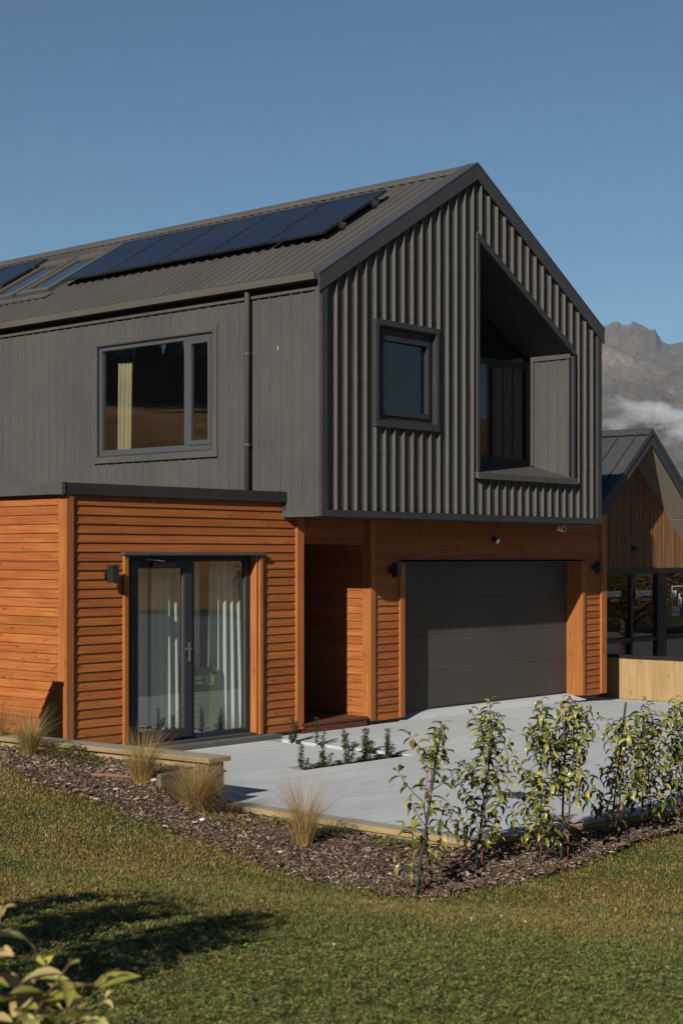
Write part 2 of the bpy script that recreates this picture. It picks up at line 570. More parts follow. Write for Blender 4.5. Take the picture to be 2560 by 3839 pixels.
def terrain(xy):
    xy = np.asarray(xy, float).reshape(-1, 2)
    U = _U(((xy[:, None, :] - CP[None, :, :2]) ** 2).sum(-1))
    z = U @ _w[:_n] + _w[_n] + xy @ _w[_n + 1:]
    d = np.hypot(xy[:, 0] + 7, xy[:, 1] + 6)
    t = np.clip((d - 11) / 14, 0, 1); t = t * t * (3 - 2 * t)
    return np.clip(z, -.7, .9) * (1 - t) + (-.7) * t
def tz(x, y):
    return float(terrain([(x, y)])[0])
def in_poly(xy, poly):
    x, y = xy[:, 0], xy[:, 1]
    r = np.zeros(len(xy), bool)
    n = len(poly)
    for i in range(n):
        x0, y0 = poly[i]; x1, y1 = poly[(i + 1) % n]
        c = ((y0 > y) != (y1 > y))
        r ^= c & (x < (x1 - x0) * (y - y0) / ((y1 - y0) if y1 != y0 else 1e-9) + x0)
    return r
# lawn side of the planting bed and, behind it, the timber edging side
BEDL = [(-5.32, 5.0), (-5.25, 2.0), (-5.20, .3), (-5.35, -.6), (-5.58, -1.72), (-5.63, -2.2), (-5.63, -2.80), (-5.75, -3.56), (-5.78, -4.2), (-5.81, -4.97),
        (-5.84, -5.5), (-5.78, -5.95), (-5.62, -6.27), (-5.15, -6.25), (-4.74, -6.33), (-3.88, -6.34), (-2.88, -6.2), (-1.8, -6.15), (2.5, -6.3)]
REGION = BEDL + [(14, -6.0), (14, 1), (14, 30), (-5.2, 30)]
def bed_np(xy):
    """surface of the bark bed: raised behind the return board, nearly level with the timber edging in front"""
    xy = np.asarray(xy, float).reshape(-1, 2)
    e = np.concatenate([terrain(xy[i:i + 20000]) for i in range(0, len(xy), 20000)])
    x, y = xy[:, 0], xy[:, 1]
    up = e + .025 + (.205 - e) * np.clip((x + 5.70) / .62, 0, 1) * .93
    dist = np.hypot(np.maximum(-4.41 - x, 0), np.maximum(-5.71 - .05 * (x + 4.4) - y, 0))
    q = np.clip(1 - dist / .75, 0, 1)
    lo = e + .02 + (-.185 - .02 * (x + 4.4) - e) * q * .9
    g = np.clip((-5.12 - x) / .12, 0, 1) * np.clip(1 - (-2.85 - y) / .45, 0, 1)
    lo = lo + np.maximum(up - lo, 0) * g
    return np.where(y > -2.85, up, lo)
def bed_z(x, y):
    return float(bed_np([(x, y)])[0])

xs = np.unique(np.concatenate([np.arange(-60, -18, 3.), np.arange(-18, -1, .11), np.arange(-1, 30, 1.5)]))
ys = np.unique(np.concatenate([np.arange(-60, -18, 3.), np.arange(-18, 6, .11), np.arange(6, 40, 1.5)]))
X, Y = np.meshgrid(xs, ys, indexing='ij')
P2 = np.column_stack([X.ravel(), Y.ravel()])
Z = np.concatenate([terrain(P2[i:i + 20000]) for i in range(0, len(P2), 20000)])
Z += .012 * np.sin(P2[:, 0] * 2.1 + P2[:, 1] * 1.3) * np.cos(P2[:, 1] * 2.7)
ins = in_poly(P2, REGION)
Z[ins] -= .10
rdm = ((P2[:, 0] > 3.3) & (P2[:, 1] < -6.65)) | ((P2[:, 0] > 14.1) & (P2[:, 1] < 2.3))
Z[rdm] = -.95
deep = ins & (P2[:, 0] > -4.42) & (P2[:, 1] > -5.68)
Z[deep] = -.75
nx, ny = len(xs), len(ys)
gi = np.arange(nx * ny).reshape(nx, ny)
q = np.stack([gi[:-1, :-1], gi[1:, :-1], gi[1:, 1:], gi[:-1, 1:]], -1).reshape(-1, 4)
me = np_mesh('lawn', np.column_stack([P2, Z]), np.full(len(q), 4), q.ravel(), 'lawn')
me.polygons.foreach_set('use_smooth', np.ones(len(q), bool))
tag(place(me, 'lawn'), kind='structure')
# far ground reaching the horizon
g = MB()
R = 7000
g.add([(-R, -R, -.9), (R, -R, -.9), (R, R, -.9), (-R, R, -.9)], [(0, 1, 2, 3)])
tag(g.build('ground', 'ground'), kind='structure')

# bark bed sheet (ruled between the two edges)
def bed_strip(Lp, Ip, m=14, sub=6):
    def dens(pl):
        out = []
        for a, b in zip(pl[:-1], pl[1:]):
            for k in range(sub):
                t = k / sub
                out.append((a[0] + (b[0] - a[0]) * t, a[1] + (b[1] - a[1]) * t))
        return out + [pl[-1]]
    Lp, Ip = dens(Lp), dens(Ip)
    return [[(l[0] + (i[0] - l[0]) * k / m, l[1] + (i[1] - l[1]) * k / m) for k in range(m + 1)] for l, i in zip(Lp, Ip)]
UP = bed_strip(BEDL[0:7] + [(-5.64, -2.86)],
               [(-4.95, 5.0), (-4.74, 2.0), (-4.62, .3), (-4.55, -.6), (-4.47, -1.72), (-4.43, -2.2), (-4.40, -2.80), (-4.40, -2.86)])
LO = bed_strip([(-5.65, -2.84)] + BEDL[7:],
               [(-4.40, -2.84), (-4.38, -3.56), (-4.38, -4.2), (-4.38, -4.97), (-4.38, -5.5), (-4.385, -5.62), (-4.39, -5.68), (-4.30, -5.70), (-4.1, -5.72), (-3.7, -5.76), (-2.88, -5.81), (-1.8, -5.88), (2.5, -6.05)])
bm_ = MB()
for grid, up in ((UP, True), (LO, False)):
    vs, fs = [], []
    m = len(grid[0])
    for r in grid:
        for (x, y) in r:
            yy = max(y, -2.849) if up else min(y, -2.851)
            vs.append((x, y, bed_z(x, yy) + random.uniform(-.006, .006)))
    for i in range(len(grid) - 1):
        for k in range(m - 1):
            a = i * m + k
            fs.append((a, a + m, a + m + 1, a + 1))
    bm_.add(vs, fs)
tag(bm_.build('mulch_bed', 'mulch_base', smooth=True), kind='structure')

# ------------------------------------------------------------------ driveway
def drive_z(x, y):
    return -.10 - .02 * (x + 4.4) * min(1, max(0, -y / 5.6)) * (1 if x < 6 else .8) - .045 * max(0, x - 6)
HOLES = [(-2.12, -.27, -1.70, -1.42), (-.54, -.27, -1.42, .42)]
def rects(xb, yb, holes, step=.8):
    xb = sorted(set(list(xb) + [h[0] for h in holes] + [h[1] for h in holes]))
    yb = sorted(set(list(yb) + [h[2] for h in holes] + [h[3] for h in holes]))
    for x0, x1 in zip(xb[:-1], xb[1:]):
        for y0, y1 in zip(yb[:-1], yb[1:]):
            cx, cy = (x0 + x1) / 2, (y0 + y1) / 2
            if any(h[0] < cx < h[1] and h[2] < cy < h[3] for h in holes):
                continue
            yield x0, x1, y0, y1
d = MB()
def front_y(x):
    return -5.60 - .073 * (x + 4.4) if x < 6 else -6.36
for x0, x1, y0, y1 in rects(np.arange(-4.3, 15, .9), [-5.6, -4.8, -4., -3.2, -2.4, -1.6, -.8, 0, .6, .9, 3.0], HOLES):
    def yy(x, y):
        return front_y(x) if y < -5.59 else y
    c = [(x0, yy(x0, y0)), (x1, yy(x1, y0)), (x1, y1), (x0, y1)]
    d.add([(a, b, drive_z(a, b)) for a, b in c], [(0, 1, 2, 3)])
for (x0, x1, y0, y1) in HOLES:                      # cut edges of the slab round the planting strips
    for a, b in (((x0, y0), (x1, y0)), ((x1, y0), (x1, y1)), ((x1, y1), (x0, y1)), ((x0, y1), (x0, y0))):
        if abs(y1 - .42) < .01 and a[1] == b[1] == -1.42: continue
        d.add([(a[0], a[1], drive_z(*a)), (b[0], b[1], drive_z(*b)), (b[0], b[1], -.4), (a[0], a[1], -.4)], [(0, 1, 2, 3)])
# ramped threshold at the garage
d.add([(2.30, .60, -.099), (6.97, .60, -.112), (6.97, .80, -.03), (2.30, .80, -.03), (2.30, 1.0, -.008), (6.97, 1.0, -.008)],
      [(0, 1, 2, 3), (3, 2, 5, 4)])
drv = tag(d.build('driveway', 'concrete'), kind='structure')
s_ = MB()
for (x0, x1, y0, y1) in HOLES:
    n1, n2 = max(2, int((x1 - x0) / .05)), max(2, int((y1 - y0) / .05))
    vs = [(x0 - .02 + (x1 - x0 + .04) * i / n1, y0 - .02 + (y1 - y0 + .04) * j / n2, drive_z(x0, y0) - .035 + random.uniform(-.012, .012)) for i in range(n1 + 1) for j in range(n2 + 1)]
    s_.add(vs, [(i * (n2 + 1) + j, (i + 1) * (n2 + 1) + j, (i + 1) * (n2 + 1) + j + 1, i * (n2 + 1) + j + 1) for i in range(n1) for j in range(n2)])
tag(s_.build('planting_soil', 'soil'), kind='structure')

# ================================================================== HOUSE
house = thing('two_storey_house', 'two-storey house with dark ribbed metal upper storey above orange timber cladding', 'house', (0, 0, -.1))
PL = .648                                          # plane of the lower front
SL = .604                                          # roof slope
def roof_z(x, c=5.785):
    return c + SL * min(x, 6.358 - x)

# ---- weatherboards
NB, Z0, PITCH = 28, -.035, .10450
def board_x(x0, x1, y, k, ztop=None):
    z0 = Z0 + k * PITCH; z1 = z0 + PITCH
    if ztop is not None: z1 = min(z1, ztop)
    prof = [(y, z0 - .012), (y - .023, z0 - .012), (y - .005, z1), (y, z1)]
    return MB().prism([(x0, a, b) for a, b in prof], (x1 - x0, 0, 0)).build('weatherboard', 'timber', house)
def board_y(y0, y1, x, k, ztop=None):
    z0 = Z0 + k * PITCH; z1 = z0 + PITCH
    if ztop is not None: z1 = min(z1, ztop)
    prof = [(x, z0 - .012), (x - .023, z0 - .012), (x - .005, z1), (x, z1)]
    return MB().prism([(a, y0, b) for a, b in prof], (0, y1 - y0, 0)).build('weatherboard', 'timber', house)
for k in range(NB):
    z0 = Z0 + k * PITCH
    if z0 > 2.19:
        board_x(-3.42, .20, PL, k)
    else:
        board_x(-3.42, -2.66, PL, k); board_x(-.46, .20, PL, k)
    board_y(PL + .10, 9.0, -3.50, k)
    if z0 < 2.70:
        zt = 2.715
        if z0 > 2.09:
            board_x(1.76, 7.42, PL, k, zt)
        else:
            board_x(1.76, 2.33, PL, k); board_x(6.90, 7.42, PL, k)
        if z0 > 2.36:
            board_x(.32, 1.67, PL + .05, k, zt)
        else:
            board_y(PL + .12, 3.0, 1.69, k)
MB().box(-3.42, .20, PL + .001, PL + .012, 2.2, 2.9).build('wall', 'interior_black', house)
# ---- vertical timber trims
def trim(x0, x1, y0, y1, z0, z1, mat='timber_v', name='corner_board', bev=.004):
    return MB().box(x0, x1, y0, y1, z0, z1).build(name, mat, house, bevel=bev)
trim(-3.525, -3.42, PL - .045, PL - .005, -.04, 2.888)              # wing left corner, two boards
trim(-3.525, -3.485, PL - .004, PL + .105, -.04, 2.888)
trim(.195, .328, PL - .05, PL + .02, -.04, 2.70)                    # wing right corner
trim(.30, .327, PL + .021, 3.0, -.04, 2.40, name='reveal_board')
trim(1.665, 1.765, PL - .04, PL + .0, -.04, 2.70)                   # entry column
trim(1.667, 1.70, PL + .001, PL + .125, -.04, 2.70)
trim(2.285, 2.385, PL - .045, PL + .02, -.04, 2.105, name='door_trim')    # garage
trim(2.385, 2.41, PL - .03, .885, -.04, 2.105, name='reveal_board')
trim(6.862, 6.94, PL - .045, PL + .02, -.04, 2.105, name='door_trim')
trim(6.845, 6.861, PL - .03, .905, -.04, 2.105, name='reveal_board')
trim(7.415, 7.57, PL - .05, PL + .02, -.04, 2.888)                  # right corner
trim(7.53, 7.57, PL + .021, 8, -.04, 2.888, name='reveal_board')
# entry recess back and far side (in deep shade)
MB().box(.33, 1.69, 2.95, 3.02, -.04, 2.5).build('entry_wall', 'timber', house)
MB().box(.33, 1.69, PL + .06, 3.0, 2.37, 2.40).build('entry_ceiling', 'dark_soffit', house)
dr = MB().box(.42, 1.36, 2.90, 2.945, .05, 2.15).build('front_door', 'black', house)
MB().tube([(1.26, 2.88, .9), (1.26, 2.88, 1.5)], .015).build('handle', 'chrome', dr)
# dark timber step at the entry
stp = MB().box(.29, 1.60, PL - .05, 3.0, -.005, .03).build('entry_step', 'deck', house, bevel=.004)
MB().box(.30, 1.59, PL - .035, PL - .01, -.13, -.007).build('riser', 'deck', stp)
# plinth
pb = MB()
pb.box(-3.46, .3, PL + .01, PL + .06, -.3, -.045); pb.box(1.70, 2.38, PL + .03, PL + .08, -.3, -.045); pb.box(6.87, 7.45, PL + .06, PL + .1, -.3, -.045)
pb.box(-3.46, -3.41, PL + .07, 9, -.3, -.045); pb.box(7.42, 7.47, PL + .1, 8, -.3, -.045)
pb.build('foundation', 'foundation', house)
sl_ = MB().box(-2.85, -.25, .44, PL - .002, -.13, -.045).build('door_slab', 'foundation', house)

# ---- fascia and flat roof of the single-storey wing
MB().box(-3.60, .0, PL - .06, PL - .03, 2.888, 3.022).build('fascia', 'fascia', house, bevel=.004)
MB().box(-3.60, -3.565, PL - .029, 9, 2.888, 3.022).build('fascia', 'cladding', house, bevel=.004)
MB().box(-3.612, -3.56, PL - .072, PL + .05, 2.884, 3.03).build('fascia_corner', 'cladding', house, bevel=.003)
MB().box(-3.56, -.0, PL - .029, 9, 2.985, 3.005).build('wing_roof', 'flashing', house)
MB().box(6.37, 7.60, PL - .06, PL - .03, 2.892, 3.022).build('fascia', 'fascia', house)
MB().box(6.37, 7.60, PL - .029, 8, 2.985, 3.005).build('side_roof', 'flashing', house)

# ---- ribbed cladding
RIB = .1905
def rib_profile(u0, u1, openings=(), h=.040, phase=0.):
    """(u, out) breakpoints of the ribbed sheet between u0 and u1, with extra points at the opening edges"""
    def off(u):
        t = (u - phase) % RIB
        b0, b1, t0, t1 = .062, .102, .076, .088
        if t <= b0 or t >= b1: 
            m = t if t <= b0 else t
            return 0.
        if t < t0: return h * (t - b0) / (t0 - b0)
        if t > t1: return h * (b1 - t) / (b1 - t1)
        return h
    pts = {round(u0, 4), round(u1, 4)}
    k = math.floor((u0 - phase) / RIB)
    while k * RIB + phase < u1:
        for c in (.062, .076, .088, .102):
            u = phase + k * RIB + c
            if u0 < u < u1: pts.add(round(u, 4))
        k += 1
    for o in openings:
        for u in o[:2]:
            if u0 < u < u1: pts.add(round(u, 4))
    pts = sorted(pts)
    return [(u, off(u)) for u in pts]
def ribbed(name, mat, parent, u0, u1, lo, hi, openings, pt, mid=None, phase=0., w=.762, kind=None):
    """openings: (ua, ub, zlo(u), zhi(u)); pt(u, out, z) -> point; one object for each sheet of width w"""
    a = u0
    objs = []
    while a < u1 - 1e-3:
        b = min(a + w, u1)
        if mid is not None and a < mid < b: b = mid
        mbs = [MB(), MB()]
        pr = rib_profile(a, b, list(openings) + ([(mid, mid)] if mid is not None else []), phase=phase)
        for (ua, oa), (ub, ob) in zip(pr[:-1], pr[1:]):
            um = (ua + ub) / 2
            iv = [(lo, hi)]
            for (p0, p1, zl, zh) in openings:
                if p0 - 1e-4 <= um <= p1 + 1e-4:
                    iv = [iv[0][:1] + (zl,), (zh,) + iv[-1][1:]]
            for i_, (f0, f1) in enumerate(iv):
                za0, zb0, za1, zb1 = f0(ua), f0(ub), f1(ua), f1(ub)
                if min(za1 - za0, zb1 - zb0) < .004: continue
                mbs[i_].add([pt(ua, oa, za0), pt(ub, ob, zb0), pt(ub, ob, zb1), pt(ua, oa, za1)], [(0, 1, 2, 3)])
        for mb in mbs:
            if mb.f: objs.append(mb.build(name, mat, parent))
        a = b
    return objs
K = lambda z: (lambda u: z)
rv_top = lambda u: 6.70 - .5835 * (u - 3.2)
GO = [(1.0, 2.315, K(3.90), K(5.28)), (3.2, 5.625, K(3.30), rv_top)]
ribbed('cladding_sheet', 'cladding', house, .05, 6.31, K(2.73), roof_z, GO, lambda u, o, z: (u, -o, z), mid=3.179, phase=-.012)
BO = [(1.85, 4.39, K(3.53), K(5.29))]
ribbed('cladding_sheet', 'cladding', house, .0, 14.0, lambda u: 2.74 if u < .70 else 2.97, K(5.60), BO, lambda u, o, z: (-o * .5, u, z), phase=.05)
ribbed('cladding_sheet', 'cladding', house, .0, 12.0, K(2.74), K(5.60), [], lambda u, o, z: (6.358 + o * .5, u, z), w=12)
# screws along the ribs of the gable
sc = MB()
u = -.012 + .082
while u < 6.3:
    for z in (2.86, 3.60, 4.50, 5.45, 6.2, 6.9):
        zz = z + .0
        if zz > roof_z(u) - .25: continue
        if any(o[0] - .03 < u < o[1] + .03 and o[2](u) - .05 < zz < o[3](u) + .05 for o in GO): continue
        sc.box(u - .007, u + .007, -.049, -.0405, zz - .008, zz + .008)
    u += RIB
tag(sc.build('screws', 'cladding', house), kind='stuff')
MB().prism([(-.004, .752, 4.845), (-.004, .744, 4.86), (-.004, .748, 4.885), (-.004, .760, 4.90), (-.004, .756, 4.87)], (.003, 0, 0)).build('paint_scuff', 'petal', house)
# corner flashings, base flashings, soffit
def fl(name, x0, x1, y0, y1, z0, z1, mat='flashing', bev=.003):
    return MB().box(x0, x1, y0, y1, z0, z1).build(name, mat, house, bevel=bev)
fl('corner_flashing', -.038, .07, -.052, -.002, 2.70, 5.66)
fl('corner_flashing', -.040, -.002, -.001, .075, 2.70, 5.60, 'cladding')
fl('corner_flashing', 6.29, 6.396, -.052, -.002, 2.70, 5.72)
fl('base_flashing', .071, 6.288, -.055, -.003, 2.695, 2.785)
fl('base_flashing', -.043, -.003, .077, .70, 2.695, 2.785, 'cladding')
fl('step_flashing', -.043, -.003, .62, .70, 2.786, 3.02, 'cladding')
fl('step_flashing', -.040, -.003, .701, 14., 2.985, 3.045, 'cladding')
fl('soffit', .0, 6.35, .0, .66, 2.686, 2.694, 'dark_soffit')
fl('head_flashing', -.036, -.003, .08, 14., 5.545, 5.592, 'cladding')
# ---- roof
def rpt(u, o, x):                                  # left roof slope: u along the ridge, x across
    n = Vector((-SL, 0, 1)).normalized() * (o * .75)
    return (x + n.x, u, 5.66 + SL * x + .08 + n.z)

ribbed('roof_sheet', 'roofing', house, .14, 14.0, K(-.13), K(3.06), [], rpt, phase=.03)
MB().add([(3.179, 0, 7.64), (6.50, 0, 5.66), (6.50, 14, 5.66), (3.179, 14, 7.64)], [(0, 1, 2, 3)]).build('roof_slope', 'roofing', house)
# ridge capping
rc = MB()
zr = 5.66 + SL * 3.179 + .135
rc.prism([(3.179, -.045, zr), (3.00, -.045, zr - .18 * SL), (3.00, -.045, zr - .18 * SL - .03), (3.179, -.045, zr - .03), (3.358, -.045, zr - .18 * SL - .03), (3.358, -.045, zr - .18 * SL)], (0, 14, 0))
rc.build('ridge_cap', 'roofing', house, bevel=.003)
# barges
def barge(x0, x1):
    mb = MB()
    def zt(x): return 5.778 + SL * (min(x, 6.358 - x)) 
    poly = [(x0, -.062, zt(x0)), (x1, -.062, zt(x1)), (x1, -.062, zt(x1) - .215), (x0, -.062, zt(x0) - .215)]
    mb.prism(poly, (0, .025, 0))
    return mb.build('barge_board', 'barge', house, bevel=.003)
barge(-.10, 3.179); barge(3.179, 6.458)
def barge_cap(x0, x1):
    def zt(x): return 5.782 + SL * (min(x, 6.358 - x))
    return MB().hexa([(x0, -.066, zt(x0)), (x1, -.066, zt(x1)), (x1, .16, zt(x1)), (x0, .16, zt(x0)),
                      (x0, -.066, zt(x0) + .02), (x1, -.066, zt(x1) + .02), (x1, .16, zt(x1) + .02), (x0, .16, zt(x0) + .02)]).build('barge_cap', 'barge', house)
barge_cap(-.11, 3.179); barge_cap(3.179, 6.468)
# gutter and downpipe
gt = MB()
gt.box(-.168, -.160, -.03, 14, 5.655, 5.755); gt.box(-.160, -.03, -.03, 14, 5.655, 5.662); gt.box(-.160, -.03, -.03, -.022, 5.662, 5.74)
gt.box(-.176, -.152, -.03, 14, 5.755, 5.763)
gt.build('gutter', 'gutter', house)
fl('eave_shadow_strip', -.03, -.002, .0, 14, 5.60, 5.74, 'interior_black', 0)  # near-black strip: shade of the gap below the gutter, painted in
dpx, dpy = -.085, 1.225
dp = MB().tube([(dpx, dpy, 3.02), (dpx, dpy, 5.62), (dpx - .01, dpy, 5.66)], .037, 14).build('downpipe', 'cladding', house, smooth=True)
for z in (4.83, 3.65):
    MB().tube([(dpx, dpy, z - .018), (dpx, dpy, z + .018)], .043, 14).build('bracket', 'alu_lit', dp)
    MB().box(dpx + .03, -.01, dpy - .012, dpy + .012, z - .01, z + .01).build('bracket', 'alu_lit', dp)

# ---- windows.  frames are built of bars; panes are thin glass sheets
def bars(name, mat, parent, lst, bev=.003):
    mb = MB()
    for b in lst: mb.box(*b)
    return mb.build(name, mat, parent, bevel=bev)
# side window (faces -X)
win = bars('window', 'alu_lit', house, [(-.005, .075, 1.94, 1.99, 3.63, 5.19), (-.005, .075, 4.25, 4.31, 3.63, 5.19), (-.005, .075, 1.99, 4.25, 5.13, 5.19),
                                     (-.005, .075, 1.99, 4.25, 3.63, 3.71), (-.005, .075, 2.43, 2.52, 3.71, 5.13)])
bars('sash', 'alu_lit', win, [(-.018, .04, 1.985, 2.045, 3.70, 5.135), (-.018, .04, 2.375, 2.435, 3.70, 5.135), (-.018, .04, 2.045, 2.375, 5.07, 5.135), (-.018, .04, 2.045, 2.375, 3.70, 3.765)])
bars('pane', 'glass', win, [(.03, .036, 2.52, 4.25, 3.71, 5.13)], 0)
bars('pane', 'glass', win, [(.012, .018, 2.045, 2.375, 3.765, 5.07)], 0)
fs_ = bars('window_flashing', 'cladding', house, [(-.042, -.002, 1.84, 4.40, 5.205, 5.295), (-.042, -.002, 1.84, 4.40, 3.525, 3.612), (-.042, -.002, 1.845, 1.925, 3.613, 5.204), (-.042, -.002, 4.325, 4.395, 3.613, 5.204)])
bars('window_reveal', 'flashing', house, [(-.035, .09, 1.926, 1.938, 3.613, 5.2), (-.035, .09, 4.312, 4.324, 3.613, 5.2), (-.035, .09, 1.938, 4.312, 5.192, 5.204), (-.035, .09, 1.938, 4.312, 3.614, 3.626)], 0)
def room(x0, x1, y0, y1, z0, z1, mat, skip):
    mb = MB()
    t = .03
    if 'x0' not in skip: mb.box(x0 - t, x0, y0, y1, z0, z1)
    if 'x1' not in skip: mb.box(x1, x1 + t, y0, y1, z0, z1)
    if 'y0' not in skip: mb.box(x0, x1, y0 - t, y0, z0, z1)
    if 'y1' not in skip: mb.box(x0, x1, y1, y1 + t, z0, z1)
    mb.box(x0, x1, y0, y1, z0 - t, z0); mb.box(x0, x1, y0, y1, z1, z1 + t)
    return mb.build('room_lining', mat, house)
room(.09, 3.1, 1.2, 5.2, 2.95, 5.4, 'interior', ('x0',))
wl = MB()
for b in ((.078, .09, 1.2, 1.94, 2.95, 5.4), (.078, .09, 4.31, 5.2, 2.95, 5.4), (.078, .09, 1.94, 4.31, 5.19, 5.4), (.078, .09, 1.94, 4.31, 2.95, 3.63)):
    wl.box(*b)
wl.build('room_lining', 'interior', house)
def curtain(name, label, mat, p0, p1, z0, z1, folds, amp, group=None, flare=0., seed=1):
    """hanging cloth with folds between the floor points p0 and p1"""
    r = random.Random(seed)
    p0, p1 = Vector(p0), Vector(p1)
    dv = (p1 - p0); nv = Vector((-dv.y, dv.x)).normalized()
    n, m = folds * 10, 8
    ph = [r.uniform(-.6, .6) for _ in range(folds + 2)]
    vs, fs = [], []
    for j in range(m + 1):
        t = j / m
        for i in range(n + 1):
            s = i / n
            k = int(s * folds)
            a = amp * (.75 + .5 * t) * math.sin(2 * math.pi * s * folds + ph[k] * t) + amp * .3 * math.sin(5.3 * s * folds + 2 * t)
            c = (p0 + p1) / 2
            q = c + (p0 + dv * s - c) * (1 + flare * (1 - abs(2 * t - 1)) - .0) + nv * a
            vs.append((q.x, q.y, z1 + (z0 - z1) * t))
    for j in range(m):
        for i in range(n):
            a = j * (n + 1) + i
            fs.append((a, a + 1, a + n + 2, a + n + 1))
    mb = MB().add(vs, fs)
    o = mb.build(name, mat, None, smooth=True)
    so_ = o.modifiers.new('cloth', 'SOLIDIFY'); so_.thickness = .003
    return tag(o, label, 'curtain', group)
curtain('curtain', 'cream linen curtain drawn aside behind the wide upstairs side window', 'curtain_cream', (.30, 4.25), (.30, 3.95), 2.97, 4.98, 4, .045)
# small gable window (faces -Y)
win = bars('window', 'alu', house, [(1.07, 1.16, .02, .11, 3.985, 5.20), (2.19, 2.26, .02, .11, 3.985, 5.20), (1.16, 2.19, .02, .11, 5.09, 5.20), (1.16, 2.19, .02, .11, 3.985, 4.06)])
bars('sash', 'alu', win, [(1.15, 1.215, .0, .09, 4.05, 5.10), (2.135, 2.195, .0, .09, 4.05, 5.10), (1.215, 2.135, .0, .09, 5.035, 5.10), (1.215, 2.135, .0, .09, 4.05, 4.12)])
bars('pane', 'glass_gable', win, [(1.215, 2.135, .06, .066, 4.12, 5.035)], 0)
bars('window_flashing', 'flashing', house, [(.992, 2.321, -.060, -.002, 5.215, 5.29), (.992, 2.321, -.060, -.002, 3.887, 3.972), (.992, 1.060, -.058, -.002, 3.973, 5.214), (2.262, 2.321, -.058, -.002, 3.973, 5.214)])
bars('window_reveal', 'flashing', house, [(1.061, 1.069, -.05, .12, 3.973, 5.214), (2.261, 2.269, -.05, .12, 3.973, 5.214), (1.069, 2.261, -.05, .12, 5.201, 5.213), (1.069, 2.261, -.05, .12, 3.974, 3.984)], 0)
room(.6, 2.8, .12, 1.15, 2.95, 5.4, 'interior', ('y0',))
wl = MB()
for b in ((.6, 1.07, .112, .12, 2.95, 5.4), (2.26, 2.8, .112, .12, 2.95, 5.4), (1.07, 2.26, .112, .12, 5.2, 5.4), (1.07, 2.26, .112, .12, 2.95, 3.985)):
    wl.box(*b)
wl.build('room_lining', 'interior', house)
# deep window recess under the right half of the gable
RY = .73
rx0, rx1 = 3.233, 5.60
zs = lambda x: 6.635 - .5725 * (x - 3.233)          # soffit edge
MB().hexa([(3.185, -.060, 6.645), (5.640, -.060, 5.240), (5.640, .0, 5.240), (3.185, .0, 6.645),
           (3.185, -.060, 6.755), (5.640, -.060, 5.352), (5.640, .0, 5.352), (3.185, .0, 6.755)]).build('window_flashing', 'flashing', house, bevel=.003)
bars('window_flashing', 'flashing', house, [(3.185, 3.232, -.06, -.002, 3.38, 6.64)])
bars('window_flashing', 'flashing', house, [(5.602, 5.642, -.06, -.002, 3.375, 5.236)])
MB().hexa([(3.17, -.085, 3.285), (5.66, -.085, 3.285), (5.66, RY, 3.50), (3.17, RY, 3.50),
           (3.17, -.085, 3.372), (5.66, -.085, 3.372), (5.66, RY, 3.590), (3.17, RY, 3.590)]).build('window_sill', 'cladding', house, bevel=.003)
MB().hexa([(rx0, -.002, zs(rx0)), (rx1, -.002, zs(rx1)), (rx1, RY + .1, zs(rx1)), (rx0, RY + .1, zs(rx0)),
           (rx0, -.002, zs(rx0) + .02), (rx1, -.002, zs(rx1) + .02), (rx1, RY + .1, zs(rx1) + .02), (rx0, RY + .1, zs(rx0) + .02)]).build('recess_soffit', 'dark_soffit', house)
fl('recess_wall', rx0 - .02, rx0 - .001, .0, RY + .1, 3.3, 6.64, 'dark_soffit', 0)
ribbed('recess_sheet', 'cladding', house, .03, RY, lambda u: 3.385 + .29 * u, lambda u: zs(rx1) - .06, [], lambda u, o, z: (rx1 + .012 - o * .5, u, z), phase=-.03)
fl('recess_trim', rx1 - .02, rx1 + .01, .0, RY, zs(rx1) - .075, zs(rx1) - .003, 'cladding')
fl('recess_trim', rx1 - .02, rx1 + .01, RY - .06, RY, 3.60, zs(rx1) - .076, 'cladding')
win = bars('window', 'alu', house, [(3.235, 3.31, RY, RY + .08, 3.59, 6.5), (5.50, 5.588, RY, RY + .08, 3.59, 5.28), (3.31, 5.50, RY, RY + .08, 3.59, 3.69), (3.31, 5.50, RY, RY + .08, 5.08, 5.17)])
MB().hexa([(3.31, RY, zs(3.31) - .09), (5.588, RY, zs(5.588) - .09), (5.588, RY + .08, zs(5.588) - .09), (3.31, RY + .08, zs(3.31) - .09),
           (3.31, RY, zs(3.31) - .004), (5.588, RY, zs(5.588) - .004), (5.588, RY + .08, zs(5.588) - .004), (3.31, RY + .08, zs(3.31) - .004)]).build('frame', 'alu', win)
bars('pane', 'glass_gable', win, [(3.31, 5.50, RY + .03, RY + .036, 3.69, 5.08)], 0)
MB().prism([(3.31, RY + .03, 5.17), (5.50, RY + .03, 5.17), (5.50, RY + .03, zs(5.5) - .09), (3.31, RY + .03, zs(3.31) - .09)], (0, .006, 0)).build('pane', 'glass_gable', win)
bars('bead', 'alu_lit', win, [(5.482, 5.499, RY + .002, RY + .02, 3.692, 5.079)], 0)
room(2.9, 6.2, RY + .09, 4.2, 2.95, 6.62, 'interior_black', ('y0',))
curtain('curtain', 'dark brown curtain behind the right half of the recessed gable window', 'curtain_dark', (4.35, RY + .22), (5.52, RY + .22), 3.0, 5.06, 9, .035, seed=3)

